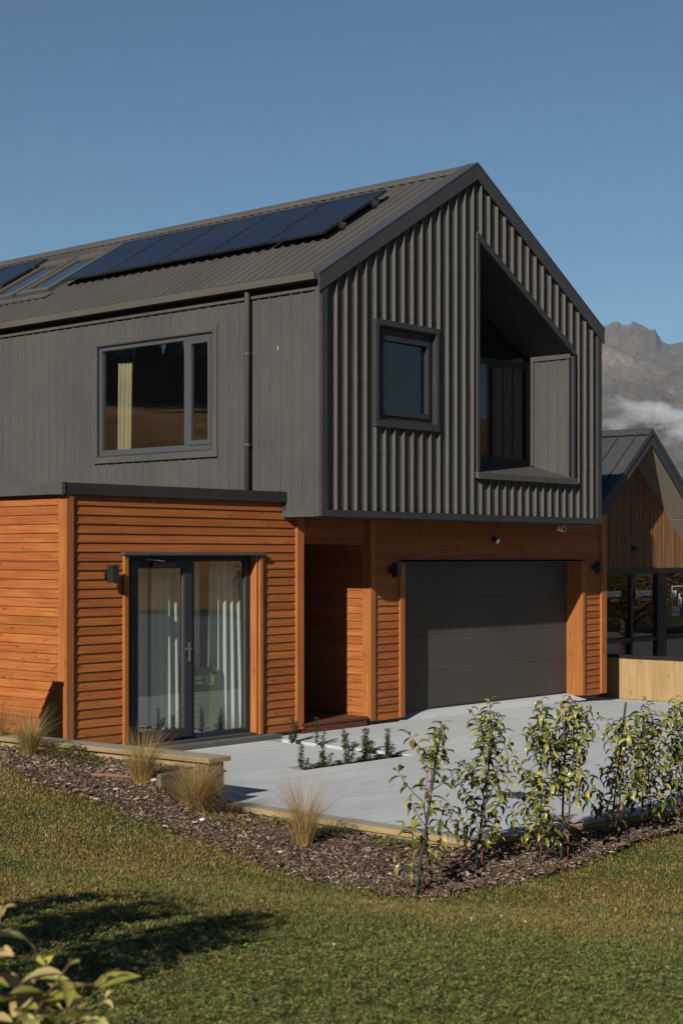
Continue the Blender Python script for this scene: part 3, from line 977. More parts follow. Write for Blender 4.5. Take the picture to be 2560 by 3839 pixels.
# ---- garage door, sectional
gd = bars('garage_door', 'garage', house, [(2.30, 7.05, .935, .965, -.005, 2.14)], 0)
for k in range(4):
    bars('door_panel', 'garage', gd, [(2.32, 6.838, .90, .934, .012 + k * .524, .012 + k * .524 + .5215)], .002)
bars('seal', 'black', gd, [(2.32, 6.838, .905, .93, -.01, .010), (6.839, 6.8445, .90, .935, -.01, 2.12)], 0)
MB().hexa([(2.26, PL - .075, 2.105), (6.965, PL - .075, 2.105), (6.965, PL + .26, 2.115), (2.26, PL + .26, 2.115),
           (2.26, PL - .075, 2.118), (6.965, PL - .075, 2.118), (6.965, PL + .26, 2.132), (2.26, PL + .26, 2.132)]).build('door_head_flashing', 'alu_lit', house)

# ---- glazed doors of the wing
trim(-2.695, -2.635, PL - .055, PL + .02, -.04, 2.205, name='door_trim')
trim(-2.633, -2.598, PL - .030, PL + .10, -.04, 2.205, name='door_trim')
trim(-.485, -.425, PL - .055, PL + .02, -.04, 2.205, name='door_trim')
trim(-.530, -.487, PL - .030, PL + .10, -.04, 2.205, name='door_trim')
MB().hexa([(-2.72, PL - .085, 2.208), (-.395, PL - .085, 2.208), (-.395, PL, 2.216), (-2.72, PL, 2.216),
           (-2.72, PL - .085, 2.235), (-.395, PL - .085, 2.235), (-.395, PL, 2.252), (-2.72, PL, 2.252)]).build('door_head_flashing', 'alu_lit', house, bevel=.002)
DY = PL + .072
df = bars('glazed_door', 'alu', house, [(-2.597, -2.52, DY, DY + .09, .0, 2.20), (-.605, -.531, DY, DY + .09, .0, 2.20), (-2.52, -.605, DY, DY + .09, 2.135, 2.20), (-2.52, -.605, DY, DY + .09, -.03, .045), (-1.545, -1.49, DY, DY + .09, .045, 2.135)])
bars('sash', 'alu', df, [(-2.518, -2.405, DY - .028, DY + .04, .03, 2.15), (-1.672, -1.548, DY - .028, DY + .04, .03, 2.15), (-2.405, -1.672, DY - .028, DY + .04, 2.055, 2.15), (-2.405, -1.672, DY - .028, DY + .04, .03, .13)])
bars('pane', 'glass_door', df, [(-2.405, -1.672, DY + .006, DY + .012, .13, 2.055)], 0)
bars('pane', 'glass_door', df, [(-1.49, -.605, DY + .03, DY + .036, .045, 2.135)], 0)
bars('bead', 'alu_lit', df, [(-1.690, -1.673, DY - .02, DY + .004, .135, 2.05), (-.625, -.606, DY + .004, DY + .028, .05, 2.13)], 0)
hd = MB()
hd.box(-1.622, -1.586, DY - .040, DY - .029, .93, 1.16)
hd.tube([(-1.604, DY - .03, 1.085), (-1.604, DY - .075, 1.085)], .011)
hd.tube([(-1.600, DY - .075, 1.085), (-1.70, DY - .078, 1.09), (-1.765, DY - .07, 1.08)], .010)
hd.build('handle', 'chrome', df, smooth=False)
for z in (.12, 1.06, 2.02):
    MB().box(-2.555, -2.485, DY - .05, DY - .029, z - .055, z + .055).tube([(-2.53, DY - .055, z - .06), (-2.53, DY - .055, z + .06)], .014).build('hinge', 'black', df)
cl = MB().box(-2.22, -1.86, DY - .075, DY - .03, 2.075, 2.135).build('door_closer', 'black', df, bevel=.012)
MB().tube([(-2.05, DY - .08, 2.14), (-2.18, DY - .13, 2.15), (-2.30, DY - .03, 2.165)], .008).build('arm', 'chrome', cl)
bars('door_sill', 'alu_lit', df, [(-2.60, -.525, DY - .10, DY - .001, -.045, -.012)])
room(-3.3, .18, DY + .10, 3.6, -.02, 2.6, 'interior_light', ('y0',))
wl = MB()
for b in ((-3.3, -2.6, DY + .09, DY + .10, -.02, 2.6), (-.53, .18, DY + .09, DY + .10, -.02, 2.6), (-2.6, -.53, DY + .09, DY + .10, 2.2, 2.6)):
    wl.box(*b)
wl.build('room_lining', 'interior_light', house)
curtain('curtain', 'white sheer curtain behind the handle side of the left glazed door leaf', 'curtain_white', (-1.99, DY + .20), (-1.58, DY + .22), .0, 2.18, 3, .045, seed=4)
curtain('curtain', 'white sheer curtain spread across the hinge side of the left glazed door leaf', 'curtain_white', (-2.62, DY + .30), (-1.98, DY + .30), .0, 2.18, 7, .022, seed=9)
curtain('curtain', 'white sheer curtain gathered at the right jamb beside the green sign', 'curtain_white', (-1.0, DY + .24), (-.50, DY + .22), .0, 2.18, 4, .05, seed=6)
curtain('curtain', 'white sheer curtain hanging behind the green sign', 'curtain_white', (-1.56, DY + .42), (-1.02, DY + .42), .0, 2.18, 6, .025, seed=12)
def text(body, size, mat, parent, loc, align='LEFT', shear=0., name='lettering', ext=.0008, bold=0., sx=1.):
    cu = bpy.data.curves.new(name, 'FONT')
    cu.body = body; cu.size = size; cu.align_x = align; cu.shear = shear; cu.extrude = ext; cu.offset = bold
    cu.materials.append(M[mat])
    tmp = bpy.data.objects.new('t', cu)
    me = bpy.data.meshes.new_from_object(tmp)
    bpy.data.objects.remove(tmp)
    o = bpy.data.objects.new(name, me)
    COL.objects.link(o)
    o.rotation_euler = (math.pi / 2, 0, 0)
    o.scale = (sx, 1, 1)
    o.location = Vector(loc)
    if parent is not None:
        o.parent = parent; o.location = Vector(loc) - world_loc(parent)
    return o
SY = DY + .10
sg = thing('display_sign', 'green information sign with white print standing inside the glazed door', 'sign', (-1.12, SY, .0))
MB().hexa([(-1.47, SY, .01), (-.985, SY, .01), (-.985, SY + .008, .01), (-1.47, SY + .008, .01), (-1.47, SY + .03, .835), (-.985, SY + .03, .835), (-.985, SY + .038, .835), (-1.47, SY + .038, .835)]).build('board', 'sign_green', sg)
def sgt(body, size, x, z, **kw):
    y = SY + .03 * (z / .835) - .004
    o = text(body, size, 'sign_white', sg, (x, y, z), **kw)
    o.rotation_euler = (math.pi / 2 - .036, 0, 0)
sgt('green', .088, -1.445, .685, bold=.002)
sgt('homes', .088, -1.475, .625, bold=.002)
lg = MB()
lx, lz = -1.165, .62
yl = SY + .022
for a, b in (((0, 0), (.10, 0)), ((.10, 0), (.115, .085)), ((.115, .085), (.055, .135)), ((.055, .135), (-.012, .085)), ((-.012, .085), (0, 0)), ((.035, .02), (.035, .07)), ((.07, .03), (.07, .075)), ((.02, .05), (.053, .095)), ((.053, .095), (.088, .05))):
    p, q = Vector((lx + a[0], yl, lz + a[1])), Vector((lx + b[0], yl, lz + b[1]))
    dd = (q - p).normalized(); nn = Vector((-dd.z, 0, dd.x)) * .005
    lg.prism([p - nn, q - nn, q + nn, p + nn], (0, -.003, 0))
lg.build('logo', 'sign_white', sg)
for i, tx in enumerate(['Energy Efficient', 'House & Land Packages', None, 'Design & Build', None, 'High Performing Homes', None, 'Renos & Additions', None, 'Insurance', None, 'Materials, Products &', 'Smart Specifications']):
    if tx: sgt(tx, .033, -1.46, .515 - i * .036)

# ---- skylights
nrm = Vector((-SL, 0, 1)).normalized(); slv = Vector((1, 0, SL)).normalized()
def rpoint(x, y, h):
    return Vector((x, y, 5.74 + SL * x)) + nrm * h
def rbox(mb, x0, x1, y0, y1, h0, h1):
    mb.hexa([rpoint(x0, y0, h0), rpoint(x1, y0, h0), rpoint(x1, y1, h0), rpoint(x0, y1, h0), rpoint(x0, y0, h1), rpoint(x1, y0, h1), rpoint(x1, y1, h1), rpoint(x0, y1, h1)])
    return mb
for y0, y1 in ((6.80, 7.62), (7.74, 8.56)):
    skl = MB()
    rbox(skl, 1.04, 2.36, y0, y0 + .09, -.02, .10); rbox(skl, 1.04, 2.36, y1 - .09, y1, -.02, .10)
    rbox(skl, 1.04, 1.14, y0 + .09, y1 - .09, -.02, .10); rbox(skl, 2.24, 2.36, y0 + .09, y1 - .09, -.02, .115)
    so_ = skl.build('skylight', 'gutter', house, bevel=.006)
    rbox(MB(), 1.14, 2.24, y0 + .09, y1 - .09, .06, .068).build('pane', 'glass_sky', so_)
    rbox(MB(), 1.12, 2.26, y0 + .07, y1 - .07, -.015, -.005).build('blind', 'interior_light', so_)
    rbox(MB(), 2.37, 2.44, y0 + .05, y1 - .05, .0, .07).build('cover', 'flashing', so_)
fsk = rbox(MB(), .86, 1.03, 6.66, 8.75, .026, .040).build('apron_flashing', 'roofing', house)

# ================================================================== SOLAR PANELS
def solar(y0, label):
    y1 = y0 + 1.100
    t = thing('solar_panel', label, 'solar panel', rpoint(1.86, (y0 + y1) / 2, .1), 'solar panels on the left roof slope')
    fr = MB()
    x0, x1, h0, h1 = 1.19, 2.50, .105, .14
    rbox(fr, x0, x1, y0, y0 + .018, h0, h1); rbox(fr, x0, x1, y1 - .018, y1, h0, h1)
    rbox(fr, x0, x0 + .016, y0 + .018, y1 - .018, h0, h1); rbox(fr, x1 - .016, x1, y0 + .018, y1 - .018, h0, h1)
    fr.build('frame', 'frame_pv', t)
    rbox(MB(), x0 + .016, x1 - .016, y0 + .018, y1 - .018, .118, .136).build('cells', 'pv', t)
    for x in (1.50, 2.18):
        rbox(MB(), x - .02, x + .02, y0 - .03, y0 - .001, .02, .146).build('clamp', 'chrome', t)
        rbox(MB(), x - .02, x + .02, y0 - (.10 if y0 < 1.1 else 0), y1, .055, .103).build('rail', 'iron', t)
    return t
names = ['solar panel nearest the gable end of the roof', 'solar panel second from the gable end', 'solar panel in the middle of the row of five', 'solar panel second from the skylights', 'solar panel right beside the skylights']
for k in range(5):
    solar(.985 + 1.128 * k, names[k])
solar(8.66, 'solar panel just beyond the skylights at the far end')
solar(8.66 + 1.128, 'solar panel cut by the left edge beyond the skylights')
solar(8.66 + 2.256, 'solar panel farthest along the roof past the skylights')

# ================================================================== LAMPS, CAMERA
def wall_lamp(x, y, z, label):
    t = thing('wall_lamp', label, 'wall lamp', (x, y, z), 'black wall lamps')
    MB().box(x - .045, x + .045, y - .022, y, z - .05, z + .05).build('back_plate', 'black', t, bevel=.003)
    MB().box(x - .025, x + .025, y - .06, y - .0221, z - .025, z + .025).build('arm', 'black', t)
    b = MB().box(x - .05, x + .05, y - .155, y - .0601, z - .10, z + .10).build('lamp_body', 'black', t, bevel=.004)
    MB().tube([(x, y - .108, z + .1001), (x, y - .108, z + .103)], .035, 12).build('lens', 'iron', b)
wall_lamp(-2.93, PL - .025, 2.00, 'black wall lamp on the sunlit timber beside the glazed door')
wall_lamp(2.10, PL - .025, 2.01, 'black wall lamp between the entry column and the garage door')
wall_lamp(7.20, PL - .025, 2.02, 'black wall lamp right of the garage door')
t = thing('security_camera', 'small white security camera under the metal storey above the garage', 'camera', (6.14, .56, 2.68))
MB().tube([(6.14, .56, 2.686), (6.14, .56, 2.665)], .035, 14).build('base', 'white', t)
bd_ = MB().tube([(6.14, .58, 2.64), (6.13, .50, 2.63), (6.125, .47, 2.627)], [.045, .052, .05], 14).build('housing', 'white', t, smooth=False)
MB().tube([(6.125, .4695, 2.627), (6.124, .462, 2.626)], .032, 14).build('lens', 'black', bd_)
t = thing('sensor_light', 'small black sensor light on the timber above the garage door', 'light', (4.5, PL - .02, 2.44))
MB().tube([(4.5, PL - .02, 2.45), (4.5, PL - .05, 2.45)], .045, 12).build('base', 'black', t)
h_ = MB().tube([(4.47, PL - .05, 2.45), (4.45, PL - .13, 2.42)], [.03, .045], 12).build('lamp_head', 'black', t)
MB().tube([(4.4499, PL - .1302, 2.4199), (4.4489, PL - .134, 2.4185)], .034, 12).build('lens', 'white', h_)
MB().tube([(4.54, PL - .05, 2.43), (4.56, PL - .10, 2.40)], .028, 10).build('sensor', 'black', t)

# ================================================================== TIMBER GARDEN STRUCTURES
rw = thing('retaining_wall', 'low timber retaining wall with a weathered cap above the bark bed', 'retaining wall', (-4.5, -1, 0))
def capline(y): return -4.50 - .075 * (y + 2.75)
def slant(mb, y0, y1, a, b, z0, z1):
    mb.hexa([(capline(y0) + a, y0, z0), (capline(y0) + b, y0, z0), (capline(y1) + b, y1, z0), (capline(y1) + a, y1, z0),
             (capline(y0) + a, y0, z1), (capline(y0) + b, y0, z1), (capline(y1) + b, y1, z1), (capline(y1) + a, y1, z1)])
    return mb
for y0, y1 in ((-2.72, 1.2), (1.205, 6.0)):
    c = slant(MB(), y0, y1, -.005, .285, .282, .327)
    c.mi = [0 if i != 1 else 1 for i in range(6)]
    c.build('cap', ['sleeper', 'sleeper_top'], rw, bevel=.004)
for z0, z1 in ((.085, .272), (-.12, .080), (-.3, -.125)):
    slant(MB(), -2.52, 6.0, .04, .09, z0, z1).build('board', 'sleeper', rw, bevel=.003)
for y in (-2.66, -1.3, .1, 1.6):
    slant(MB(), y, y + .13, .092 if y > -2.6 else .03, .22 if y > -2.6 else .25, -.35, .280).build('post', 'sleeper' if y > -2.6 else 'sleeper_dark', rw, bevel=.004)
rb = thing('return_board', 'short grey timber return board behind the bushy tussock', 'timber board', (-5.0, -2.86, 0))
MB().box(-5.24, -4.47, -2.885, -2.835, -.25, .272).build('board', 'sleeper_dark', rb, bevel=.003)
ed = thing('garden_edging', 'pale timber edging between the bark bed and the left side of the driveway', 'edging', (-4.3, -4.2, -.1), 'timber edging of the driveway')
def cap_mat(mb):
    mb.mi = [0 if i != 1 else 1 for i in range(6)]
    return mb
cap_mat(MB().box(-4.405, -4.215, -5.695, -2.68, -.142, -.092)).build('cap', ['sleeper', 'sleeper_top'], ed, bevel=.004)
MB().box(-4.385, -4.34, -5.66, -2.68, -.33, -.150).build('board', 'sleeper', ed)
ed2 = thing('garden_edging', 'grey timber edging along the front of the driveway behind the laurels', 'edging', (-2, -5.8, -.1), 'timber edging of the driveway')
def fe(mb, x0, x1, a, b, z0, z1):
    f = lambda x: -5.50 - .073 * (x + 4.4)
    zz = lambda x: -.02 * (x + 4.4)
    mb.hexa([(x0, f(x0) + a, z0 + zz(x0)), (x1, f(x1) + a, z0 + zz(x1)), (x1, f(x1) + b, z0 + zz(x1)), (x0, f(x0) + b, z0 + zz(x0)),
             (x0, f(x0) + a, z1 + zz(x0)), (x1, f(x1) + a, z1 + zz(x1)), (x1, f(x1) + b, z1 + zz(x1)), (x0, f(x0) + b, z1 + zz(x0))])
    return mb
for x0, x1 in ((-4.205, -1.4), (-1.395, 3.4)):
    cap_mat(fe(MB(), x0, x1, -.20, -.01, -.142, -.092)).build('cap', ['sleeper', 'sleeper_top'], ed2, bevel=.004)
    fe(MB(), x0, x1, -.18, -.135, -.36, -.150).build('board', 'sleeper', ed2)

fn = thing('timber_fence', 'low pale pine fence of upright boards with a black cap', 'fence', (8.4, -1, -.2))
yb = 2.4
k = 0
while yb > -5:
    wd = .142
    j = random.uniform(-.003, .003)
    MB().box(8.40 + j, 8.422 + j, yb - wd, yb - .003, drive_z(8.4, min(yb, .8)) + .006, .48).build('board', 'pine', fn, bevel=.002)
    yb -= wd
MB().box(8.378, 8.50, yb, 2.42, .481, .54).build('cap', 'black', fn, bevel=.004)
MB().box(8.426, 8.47, yb, 2.4, .0, .09).build('rail', 'pine', fn)
MB().box(8.426, 8.47, yb, 2.4, .33, .42).build('rail', 'pine', fn)

cb = thing('shadow_box', 'grey box added unseen beyond the left edge of the view to shade the wing wall', 'shadow caster', (-5.65, .17, .2))  # added out of view, only to cast the dark shape on the wing's left wall
MB().box(-6.0, -5.3, .07, .27, .1, 1.72).build('body', 'gutter', cb, bevel=.01)
MB().box(-6.02, -5.28, .06, .28, 1.721, 1.77).build('lid', 'gutter', cb, bevel=.01)
# drain cover
t = thing('drain_cover', 'round dark iron drain cover in the driveway behind the laurels', 'drain cover', (-1.95, -4.35, drive_z(-1.95, -4.35)))
cx, cy, cz = -1.95, -4.35, drive_z(-1.95, -4.35)
MB().tube([(cx, cy, cz + .001), (cx, cy, cz + .006)], .20, 28).build('rim', 'iron', t)
mb = MB().tube([(cx, cy, cz + .0065), (cx, cy, cz + .010)], .175, 28)
mb.build('lid', 'iron', t)
mb = MB()
for i in range(10):
    a = i * .628
    mb.tube([(cx + .12 * math.cos(a), cy + .12 * math.sin(a), cz + .0102), (cx + .12 * math.cos(a), cy + .12 * math.sin(a), cz + .013)], .018, 8)
mb.build('studs', 'chrome', t)

# ================================================================== NEIGHBOURING HOUSE
nb = thing('neighbouring_house', 'neighbouring gabled building with dark roof, brown slatted gable and black shopfront glass', 'building', (12.55, 3.3, -.2))
NY, BY = 3.3, 2.72
AX, AZ, NS = 12.5, 4.69, .83
HW = 3.05
def nzt(x): return AZ - NS * abs(x - AX)
# roof: two slopes of standing-seam sheet
for sgn in (-1, 1):
    x1 = AX + sgn * HW
    MB().hexa([(AX, BY, AZ - .10), (x1, BY, nzt(x1) - .10), (x1, 16, nzt(x1) - .10), (AX, 16, AZ - .10),
               (AX, BY, AZ - .03), (x1, BY, nzt(x1) - .03), (x1, 16, nzt(x1) - .03), (AX, 16, AZ - .03)]).build('roof', 'neigh_roof', nb)
    MB().hexa([(AX, BY - .05, AZ - .30), (x1, BY - .05, nzt(x1) - .30), (x1, BY, nzt(x1) - .30), (AX, BY, AZ - .30),
               (AX, BY - .05, AZ), (x1, BY - .05, nzt(x1)), (x1, BY, nzt(x1)), (AX, BY, AZ)]).build('barge_board', 'neigh_roof', nb, bevel=.004)
    MB().hexa([(AX, BY - .07, AZ - .10), (x1, BY - .07, nzt(x1) - .10), (x1, BY - .0501, nzt(x1) - .10), (AX, BY - .0501, AZ - .10),
               (AX, BY - .07, AZ + .012), (x1, BY - .07, nzt(x1) + .012), (x1, BY - .0501, nzt(x1) + .012), (AX, BY - .0501, AZ + .012)]).build('barge_cap', 'neigh_roof', nb)
    if sgn > 0:
        # pale soffit in two sheets with a joint
        for a, b in ((0, 1.70), (1.72, HW)):
            xa, xb = AX + a, AX + b
            MB().hexa([(xa, BY, nzt(xa) - .31), (xb, BY, nzt(xb) - .31), (xb, NY, nzt(xb) - .31), (xa, NY, nzt(xa) - .31),
                       (xa, BY, nzt(xa) - .295), (xb, BY, nzt(xb) - .295), (xb, NY, nzt(xb) - .295), (xa, NY, nzt(xa) - .295)]).build('soffit', 'soffit', nb)
    else:
        MB().hexa([(AX, BY, AZ - .31), (x1, BY, nzt(x1) - .31), (x1, NY, nzt(x1) - .31), (AX, NY, AZ - .31),
                   (AX, BY, AZ - .295), (x1, BY, nzt(x1) - .295), (x1, NY, nzt(x1) - .295), (AX, NY, AZ - .295)]).build('soffit', 'soffit', nb)
for i in range(18):
    y = BY + .22 + i * .40
    x1 = AX - HW
    MB().hexa([(AX - .12, y, nzt(AX - .12) - .03), (x1, y, nzt(x1) - .03), (x1, y + .02, nzt(x1) - .03), (AX - .12, y + .02, nzt(AX - .12) - .03),
               (AX - .12, y, nzt(AX - .12) + .012), (x1, y, nzt(x1) + .012), (x1, y + .02, nzt(x1) + .012), (AX - .12, y + .02, nzt(AX - .12) + .012)]).build('standing_seam', 'neigh_roof', nb)
MB().prism([(AX - .16, BY - .06, AZ - .105), (AX, BY - .06, AZ + .03), (AX + .16, BY - .06, AZ - .105), (AX, BY - .06, AZ - .0)], (0, 13, 0)).build('ridge_cap', 'neigh_roof', nb)
# gable of upright slats
x = AX - HW + .12
while x < AX + HW - .12:
    wd = .072
    top = min(nzt(x), nzt(x + wd)) - .32
    if top > 2.05:
        j = random.uniform(-.004, .004)
        zt0, zt1 = nzt(x) - .32, nzt(x + wd) - .32
        MB().hexa([(x, NY - .028 + j, 1.96), (x + wd - .014, NY - .028 + j, 1.96), (x + wd - .014, NY, 1.96), (x, NY, 1.96),
                   (x, NY - .028 + j, zt0), (x + wd - .014, NY - .028 + j, zt1), (x + wd - .014, NY, zt1), (x, NY, zt0)]).build('slat', 'slat', nb)
    x += wd
MB().prism([(AX - HW, NY + .002, 1.95), (AX + HW, NY + .002, 1.95), (AX + HW, NY + .002, nzt(AX + HW) - .30), (AX, NY + .002, AZ - .30), (AX - HW, NY + .002, nzt(AX - HW) - .30)], (0, .1, 0)).build('wall', 'black', nb)
MB().box(AX - HW, AX + HW, NY - .05, NY + .1, 1.84, 1.955).build('head_beam', 'black', nb, bevel=.004)
MB().box(AX - HW, AX - HW + .1, NY, 16, -.8, nzt(AX - HW) - .3).build('wall', 'black', nb)
MB().box(AX + HW - .1, AX + HW, NY, 16, -.8, nzt(AX + HW) - .3).build('wall', 'black', nb)
# glazing
sf = bars('shopfront', 'black', nb, [(AX - HW, 11.75, NY - .02, NY + .1, -.8, 1.84), (12.74, 12.815, NY - .01, NY + .08, -.7, 1.84), (13.74, 14.08, NY - .03, NY + .1, -.7, 1.84), (AX - HW, 13.74, NY - .01, NY + .08, .48, .56), (14.08, AX + HW, NY - .01, NY + .08, .50, .58), (AX - HW, AX + HW, NY - .02, NY + .1, -.8, -.66), (15.3, AX + HW, NY - .02, NY + .1, -.8, 1.84)])
for a, b in ((11.75, 12.74), (12.815, 13.74), (14.08, 15.3)):
    for z0, z1 in ((-.66, .48), (.58, 1.84)):
        bars('pane', 'glass_dark', sf, [(a, b, NY + .03, NY + .036, z0, z1)], 0)
room_ = MB()
room_.box(AX - HW + .1, AX + HW - .1, 9, 9.05, -.8, 1.9); room_.box(AX - HW + .1, AX + HW - .1, NY + .1, 9, -.85, -.8); room_.box(AX - HW + .1, AX + HW - .1, NY + .1, 9, 1.9, 1.95)
room_.build('room_lining', 'interior_black', nb)
for x0 in (11.80, 12.975):
    text('Jennian', .232, 'paper_white', sf, (x0, NY + .026, 1.402), bold=.003, sx=.93)
    text('H O M E S', .075, 'paper_white', sf, (x0 + .235, NY + .026, 1.30), sx=.95)
lgo = MB()
for a in ((14.40, 14.412, 1.134, 1.578), (14.412, 14.83, 1.566, 1.578), (14.412, 14.80, 1.134, 1.146), (14.785, 14.80, 1.146, 1.25)):
    lgo.box(a[0], a[1], NY + .024, NY + .028, a[2], a[3])
lgo.build('logo_frame', 'paper_white', sf)
text('m', .30, 'paper_white', sf, (14.345, NY + .025, 1.345), shear=.3, bold=.006, sx=.95)
text('b', .33, 'paper_white', sf, (14.62, NY + .025, 1.19), shear=.3, bold=.006, sx=.95)
text('MASTER', .105, 'paper_white', sf, (14.40, NY + .026, 1.04), sx=.85)
text('BUILDERS', .105, 'paper_white', sf, (14.40, NY + .026, .955), sx=.66)
t = thing('wall_light', 'small black light on the slatted gable of the neighbouring building', 'wall lamp', (12.77, NY - .03, 2.36))
MB().box(12.72, 12.82, NY - .06, NY - .03, 2.31, 2.41).build('back_plate', 'black', t)
MB().tube([(12.77, NY - .0601, 2.36), (12.76, NY - .14, 2.33)], [.03, .045], 10).build('lamp_head', 'black', t)

# ================================================================== PLANTS
def leaf_mesh(name, curl, fold, mat, wid=.34):
    st = [(0., .04), (.12, .45), (.32, .95), (.55, 1.), (.78, .62), (1., .03)]
    vs, fs = [], []
    ang = 0.; p = Vector((0, 0, 0)); prev = 0.
    for i, (s, w_) in enumerate(st):
        ds = s - prev; prev = s
        ang = -curl * s
        p = p + Vector((math.cos(ang) * ds, 0, math.sin(ang) * ds))
        hw = wid / 2 * w_
        up = Vector((-math.sin(ang), 0, math.cos(ang)))
        for sd in (-1, 0, 1):
            vs.append(p + Vector((0, sd * hw, 0)) + up * (abs(sd) * hw * fold))
    for i in range(len(st) - 1):
        for k in range(2):
            a = i * 3 + k
            fs.append((a, a + 3, a + 4, a + 1))
    return MB().add(vs, fs).mesh(name, mat, smooth=True)
LM = [leaf_mesh('leaf', c, f, 'leaf') for c, f in ((.9, .6), (1.3, .45), (1.6, .75), (.6, .8), (2.0, .55))]
LMF = [leaf_mesh('leaf', c, f, 'leaf_front', .46) for c, f in ((.6, .35), (1.0, .25), (1.3, .45), (.3, .4))]
def orient(dirv, upv):
    x = dirv.normalized()
    y = upv.cross(x)
    if y.length < 1e-4: y = Vector((0, 1, 0))
    y.normalize(); z = x.cross(y)
    return Matrix((x, y, z)).transposed()
def put_leaf(root, base, p, dirv, size, meshes, r, flat=.0):
    o = bpy.data.objects.new('leaf', r.choice(meshes))
    COL.objects.link(o)
    o.parent = root
    up = Vector((r.gauss(0, .25), r.gauss(0, .25), 1))
    o.matrix_basis = Matrix.Translation(p - base) @ (orient(dirv, up) @ Matrix.Diagonal((size, size * r.uniform(.85, 1.1), size))).to_4x4()
    return o
def laurel(base, h, seed, nleaf, label, lean=(0, 0), bare=.0, spread=.3, joined=False, meshes=LM, size=(.078, .128), group='laurel shrubs planted in a row', stem_r=.009):
    r = random.Random(seed)
    base = Vector(base)
    t = thing('laurel_shrub', label, 'shrub', base, group)
    st = MB()
    top = base + Vector((lean[0], lean[1], h * .93))
    n = 9
    main = [base + (top - base) * (i / n) + Vector((r.gauss(0, .012), r.gauss(0, .012), 0)) * (1 if i else 0) for i in range(n + 1)]
    main[0] = base - Vector((0, 0, .05))
    st.tube(main, [stem_r * (1 - .65 * i / n) for i in range(n + 1)], 6)
    shoots = [(main[-4:], 1.0)]
    nb_ = int(nleaf / 11)
    for i in range(nb_):
        f = bare + (1 - bare) * ((i + r.random()) / nb_) * .95 + .03
        q = f * n; k = min(int(q), n - 1)
        p = main[k] + (main[k + 1] - main[k]) * (q - k)
        az = i * 2.4 + r.uniform(-.5, .5)
        L = spread * (1.15 - .55 * f) * r.uniform(.55, 1.15)
        elev = r.uniform(.25, .95)
        dv = Vector((math.cos(az) * math.cos(elev), math.sin(az) * math.cos(elev), math.sin(elev)))
        pts = [p]
        for s in range(1, 5):
            dv2 = (dv + Vector((0, 0, .18 * s))).normalized()
            pts.append(pts[-1] + dv2 * L / 4)
        st.tube(pts, [stem_r * .5, stem_r * .42, stem_r * .34, stem_r * .28, stem_r * .2], 5)
        shoots.append((pts, .5))
    sm = st.build('stem', 'stem_red', t, smooth=True)
    fol = MB()
    count = 0
    per = nleaf / len(shoots)
    for pts, wgt in shoots:
        m = max(4, int(per * r.uniform(.8, 1.25)))
        a0 = r.uniform(0, 6)
        for j in range(m):
            f = .22 + .78 * (j + 1) / m
            q = f * (len(pts) - 1); k = min(int(q), len(pts) - 2)
            p = pts[k] + (pts[k + 1] - pts[k]) * (q - k)
            ax = (pts[k + 1] - pts[k]).normalized()
            a = a0 + j * 2.4
            side = Vector((math.cos(a), math.sin(a), 0))
            side = (side - ax * side.dot(ax)).normalized()
            low = (p.z - base.z) / h
            dv = side * 1.0 + ax * (.55 if f > .85 else .1) + Vector((0, 0, r.uniform(-.05, .55) - .25 * (1 - low)))
            sz = r.uniform(*size) * (.7 if f > .93 else 1) * (1.08 - .15 * low)
            if joined:
                mat4 = Matrix.Translation(p) @ (orient(dv, Vector((r.gauss(0, .25), r.gauss(0, .25), 1))) @ Matrix.Diagonal((sz, sz, sz))).to_4x4()
                mm = r.choice(meshes)
                fol.add([mat4 @ v.co for v in mm.vertices], [tuple(pp.vertices) for pp in mm.polygons])
            else:
                put_leaf(t, base, p + side * stem_r * .5, dv, sz, meshes, r)
            count += 1
    if joined:
        tag(fol.build('foliage', 'leaf_dark', t, smooth=True), kind='stuff')
    return t
bz = lambda x, y: bed_z(x, y) - .005
L_ = [(-5.65, -6.13, 1.28, 170, (.09, -.10), 'sparse leaning laurel at the corner of the bark bed, nearest the viewer', .02, .30),
      (-4.72, -6.00, 1.22, 290, (.05, -.05), 'tall laurel just right of the corner of the timber edging', .06, .30),
      (-4.26, -6.22, 1.26, 340, (.02, -.02), 'dense yellowish laurel with branches low to the ground in front of the drain cover', .0, .26),
      (-3.95, -6.28, 1.28, 280, (.045, -.05), 'laurel with a bare dark stem low down, crowding the dense yellowish one', .30, .28),
      (-2.88, -6.08, 1.04, 280, (.05, -.06), 'short laurel whose stake stands clear above its top', .02, .30),
      (-2.22, -5.99, 1.08, 290, (.02, -.03), 'laurel between the tall-staked one and the last one at the picture edge', .02, .28),
      (-1.62, -5.97, 1.06, 280, (.02, -.02), 'laurel at the right picture edge, last in the row', .04, .28)]
for i, (x, y, h, nl, lean, lab, bare, spr) in enumerate(L_):
    laurel((x, y, bz(x, y)), h, 20 + i, min(int(nl * 1.1), 296), lab, lean, bare, spr * 1.4)
def stake(x, y, h, lean, label):
    z = bz(x, y)
    mb = MB().tube([(x - lean[0] * .08, y - lean[1] * .08, z - .1), (x + lean[0] * .5, y + lean[1] * .5, z + h * .5), (x + lean[0], y + lean[1], z + h)], .0095, 8)
    mb.tube([(x + lean[0], y + lean[1], z + h), (x + lean[0], y + lean[1], z + h + .006)], .007, 8)
    tag(mb.build('garden_stake', 'stake'), label, 'stake', 'green garden stakes')
stake(-5.70, -6.15, 1.19, (.118, -.132), 'leaning green stake tied to the corner laurel')
stake(-4.75, -5.97, 1.05, (.09, -.10), 'green stake inside the tall laurel at the edging corner')
stake(-3.97, -6.24, 1.18, (.025, -.028), 'dark green stake beside the laurel with the bare stem')
stake(-2.93, -6.04, 1.17, (.092, -.103), 'green stake standing clear above the short laurel')
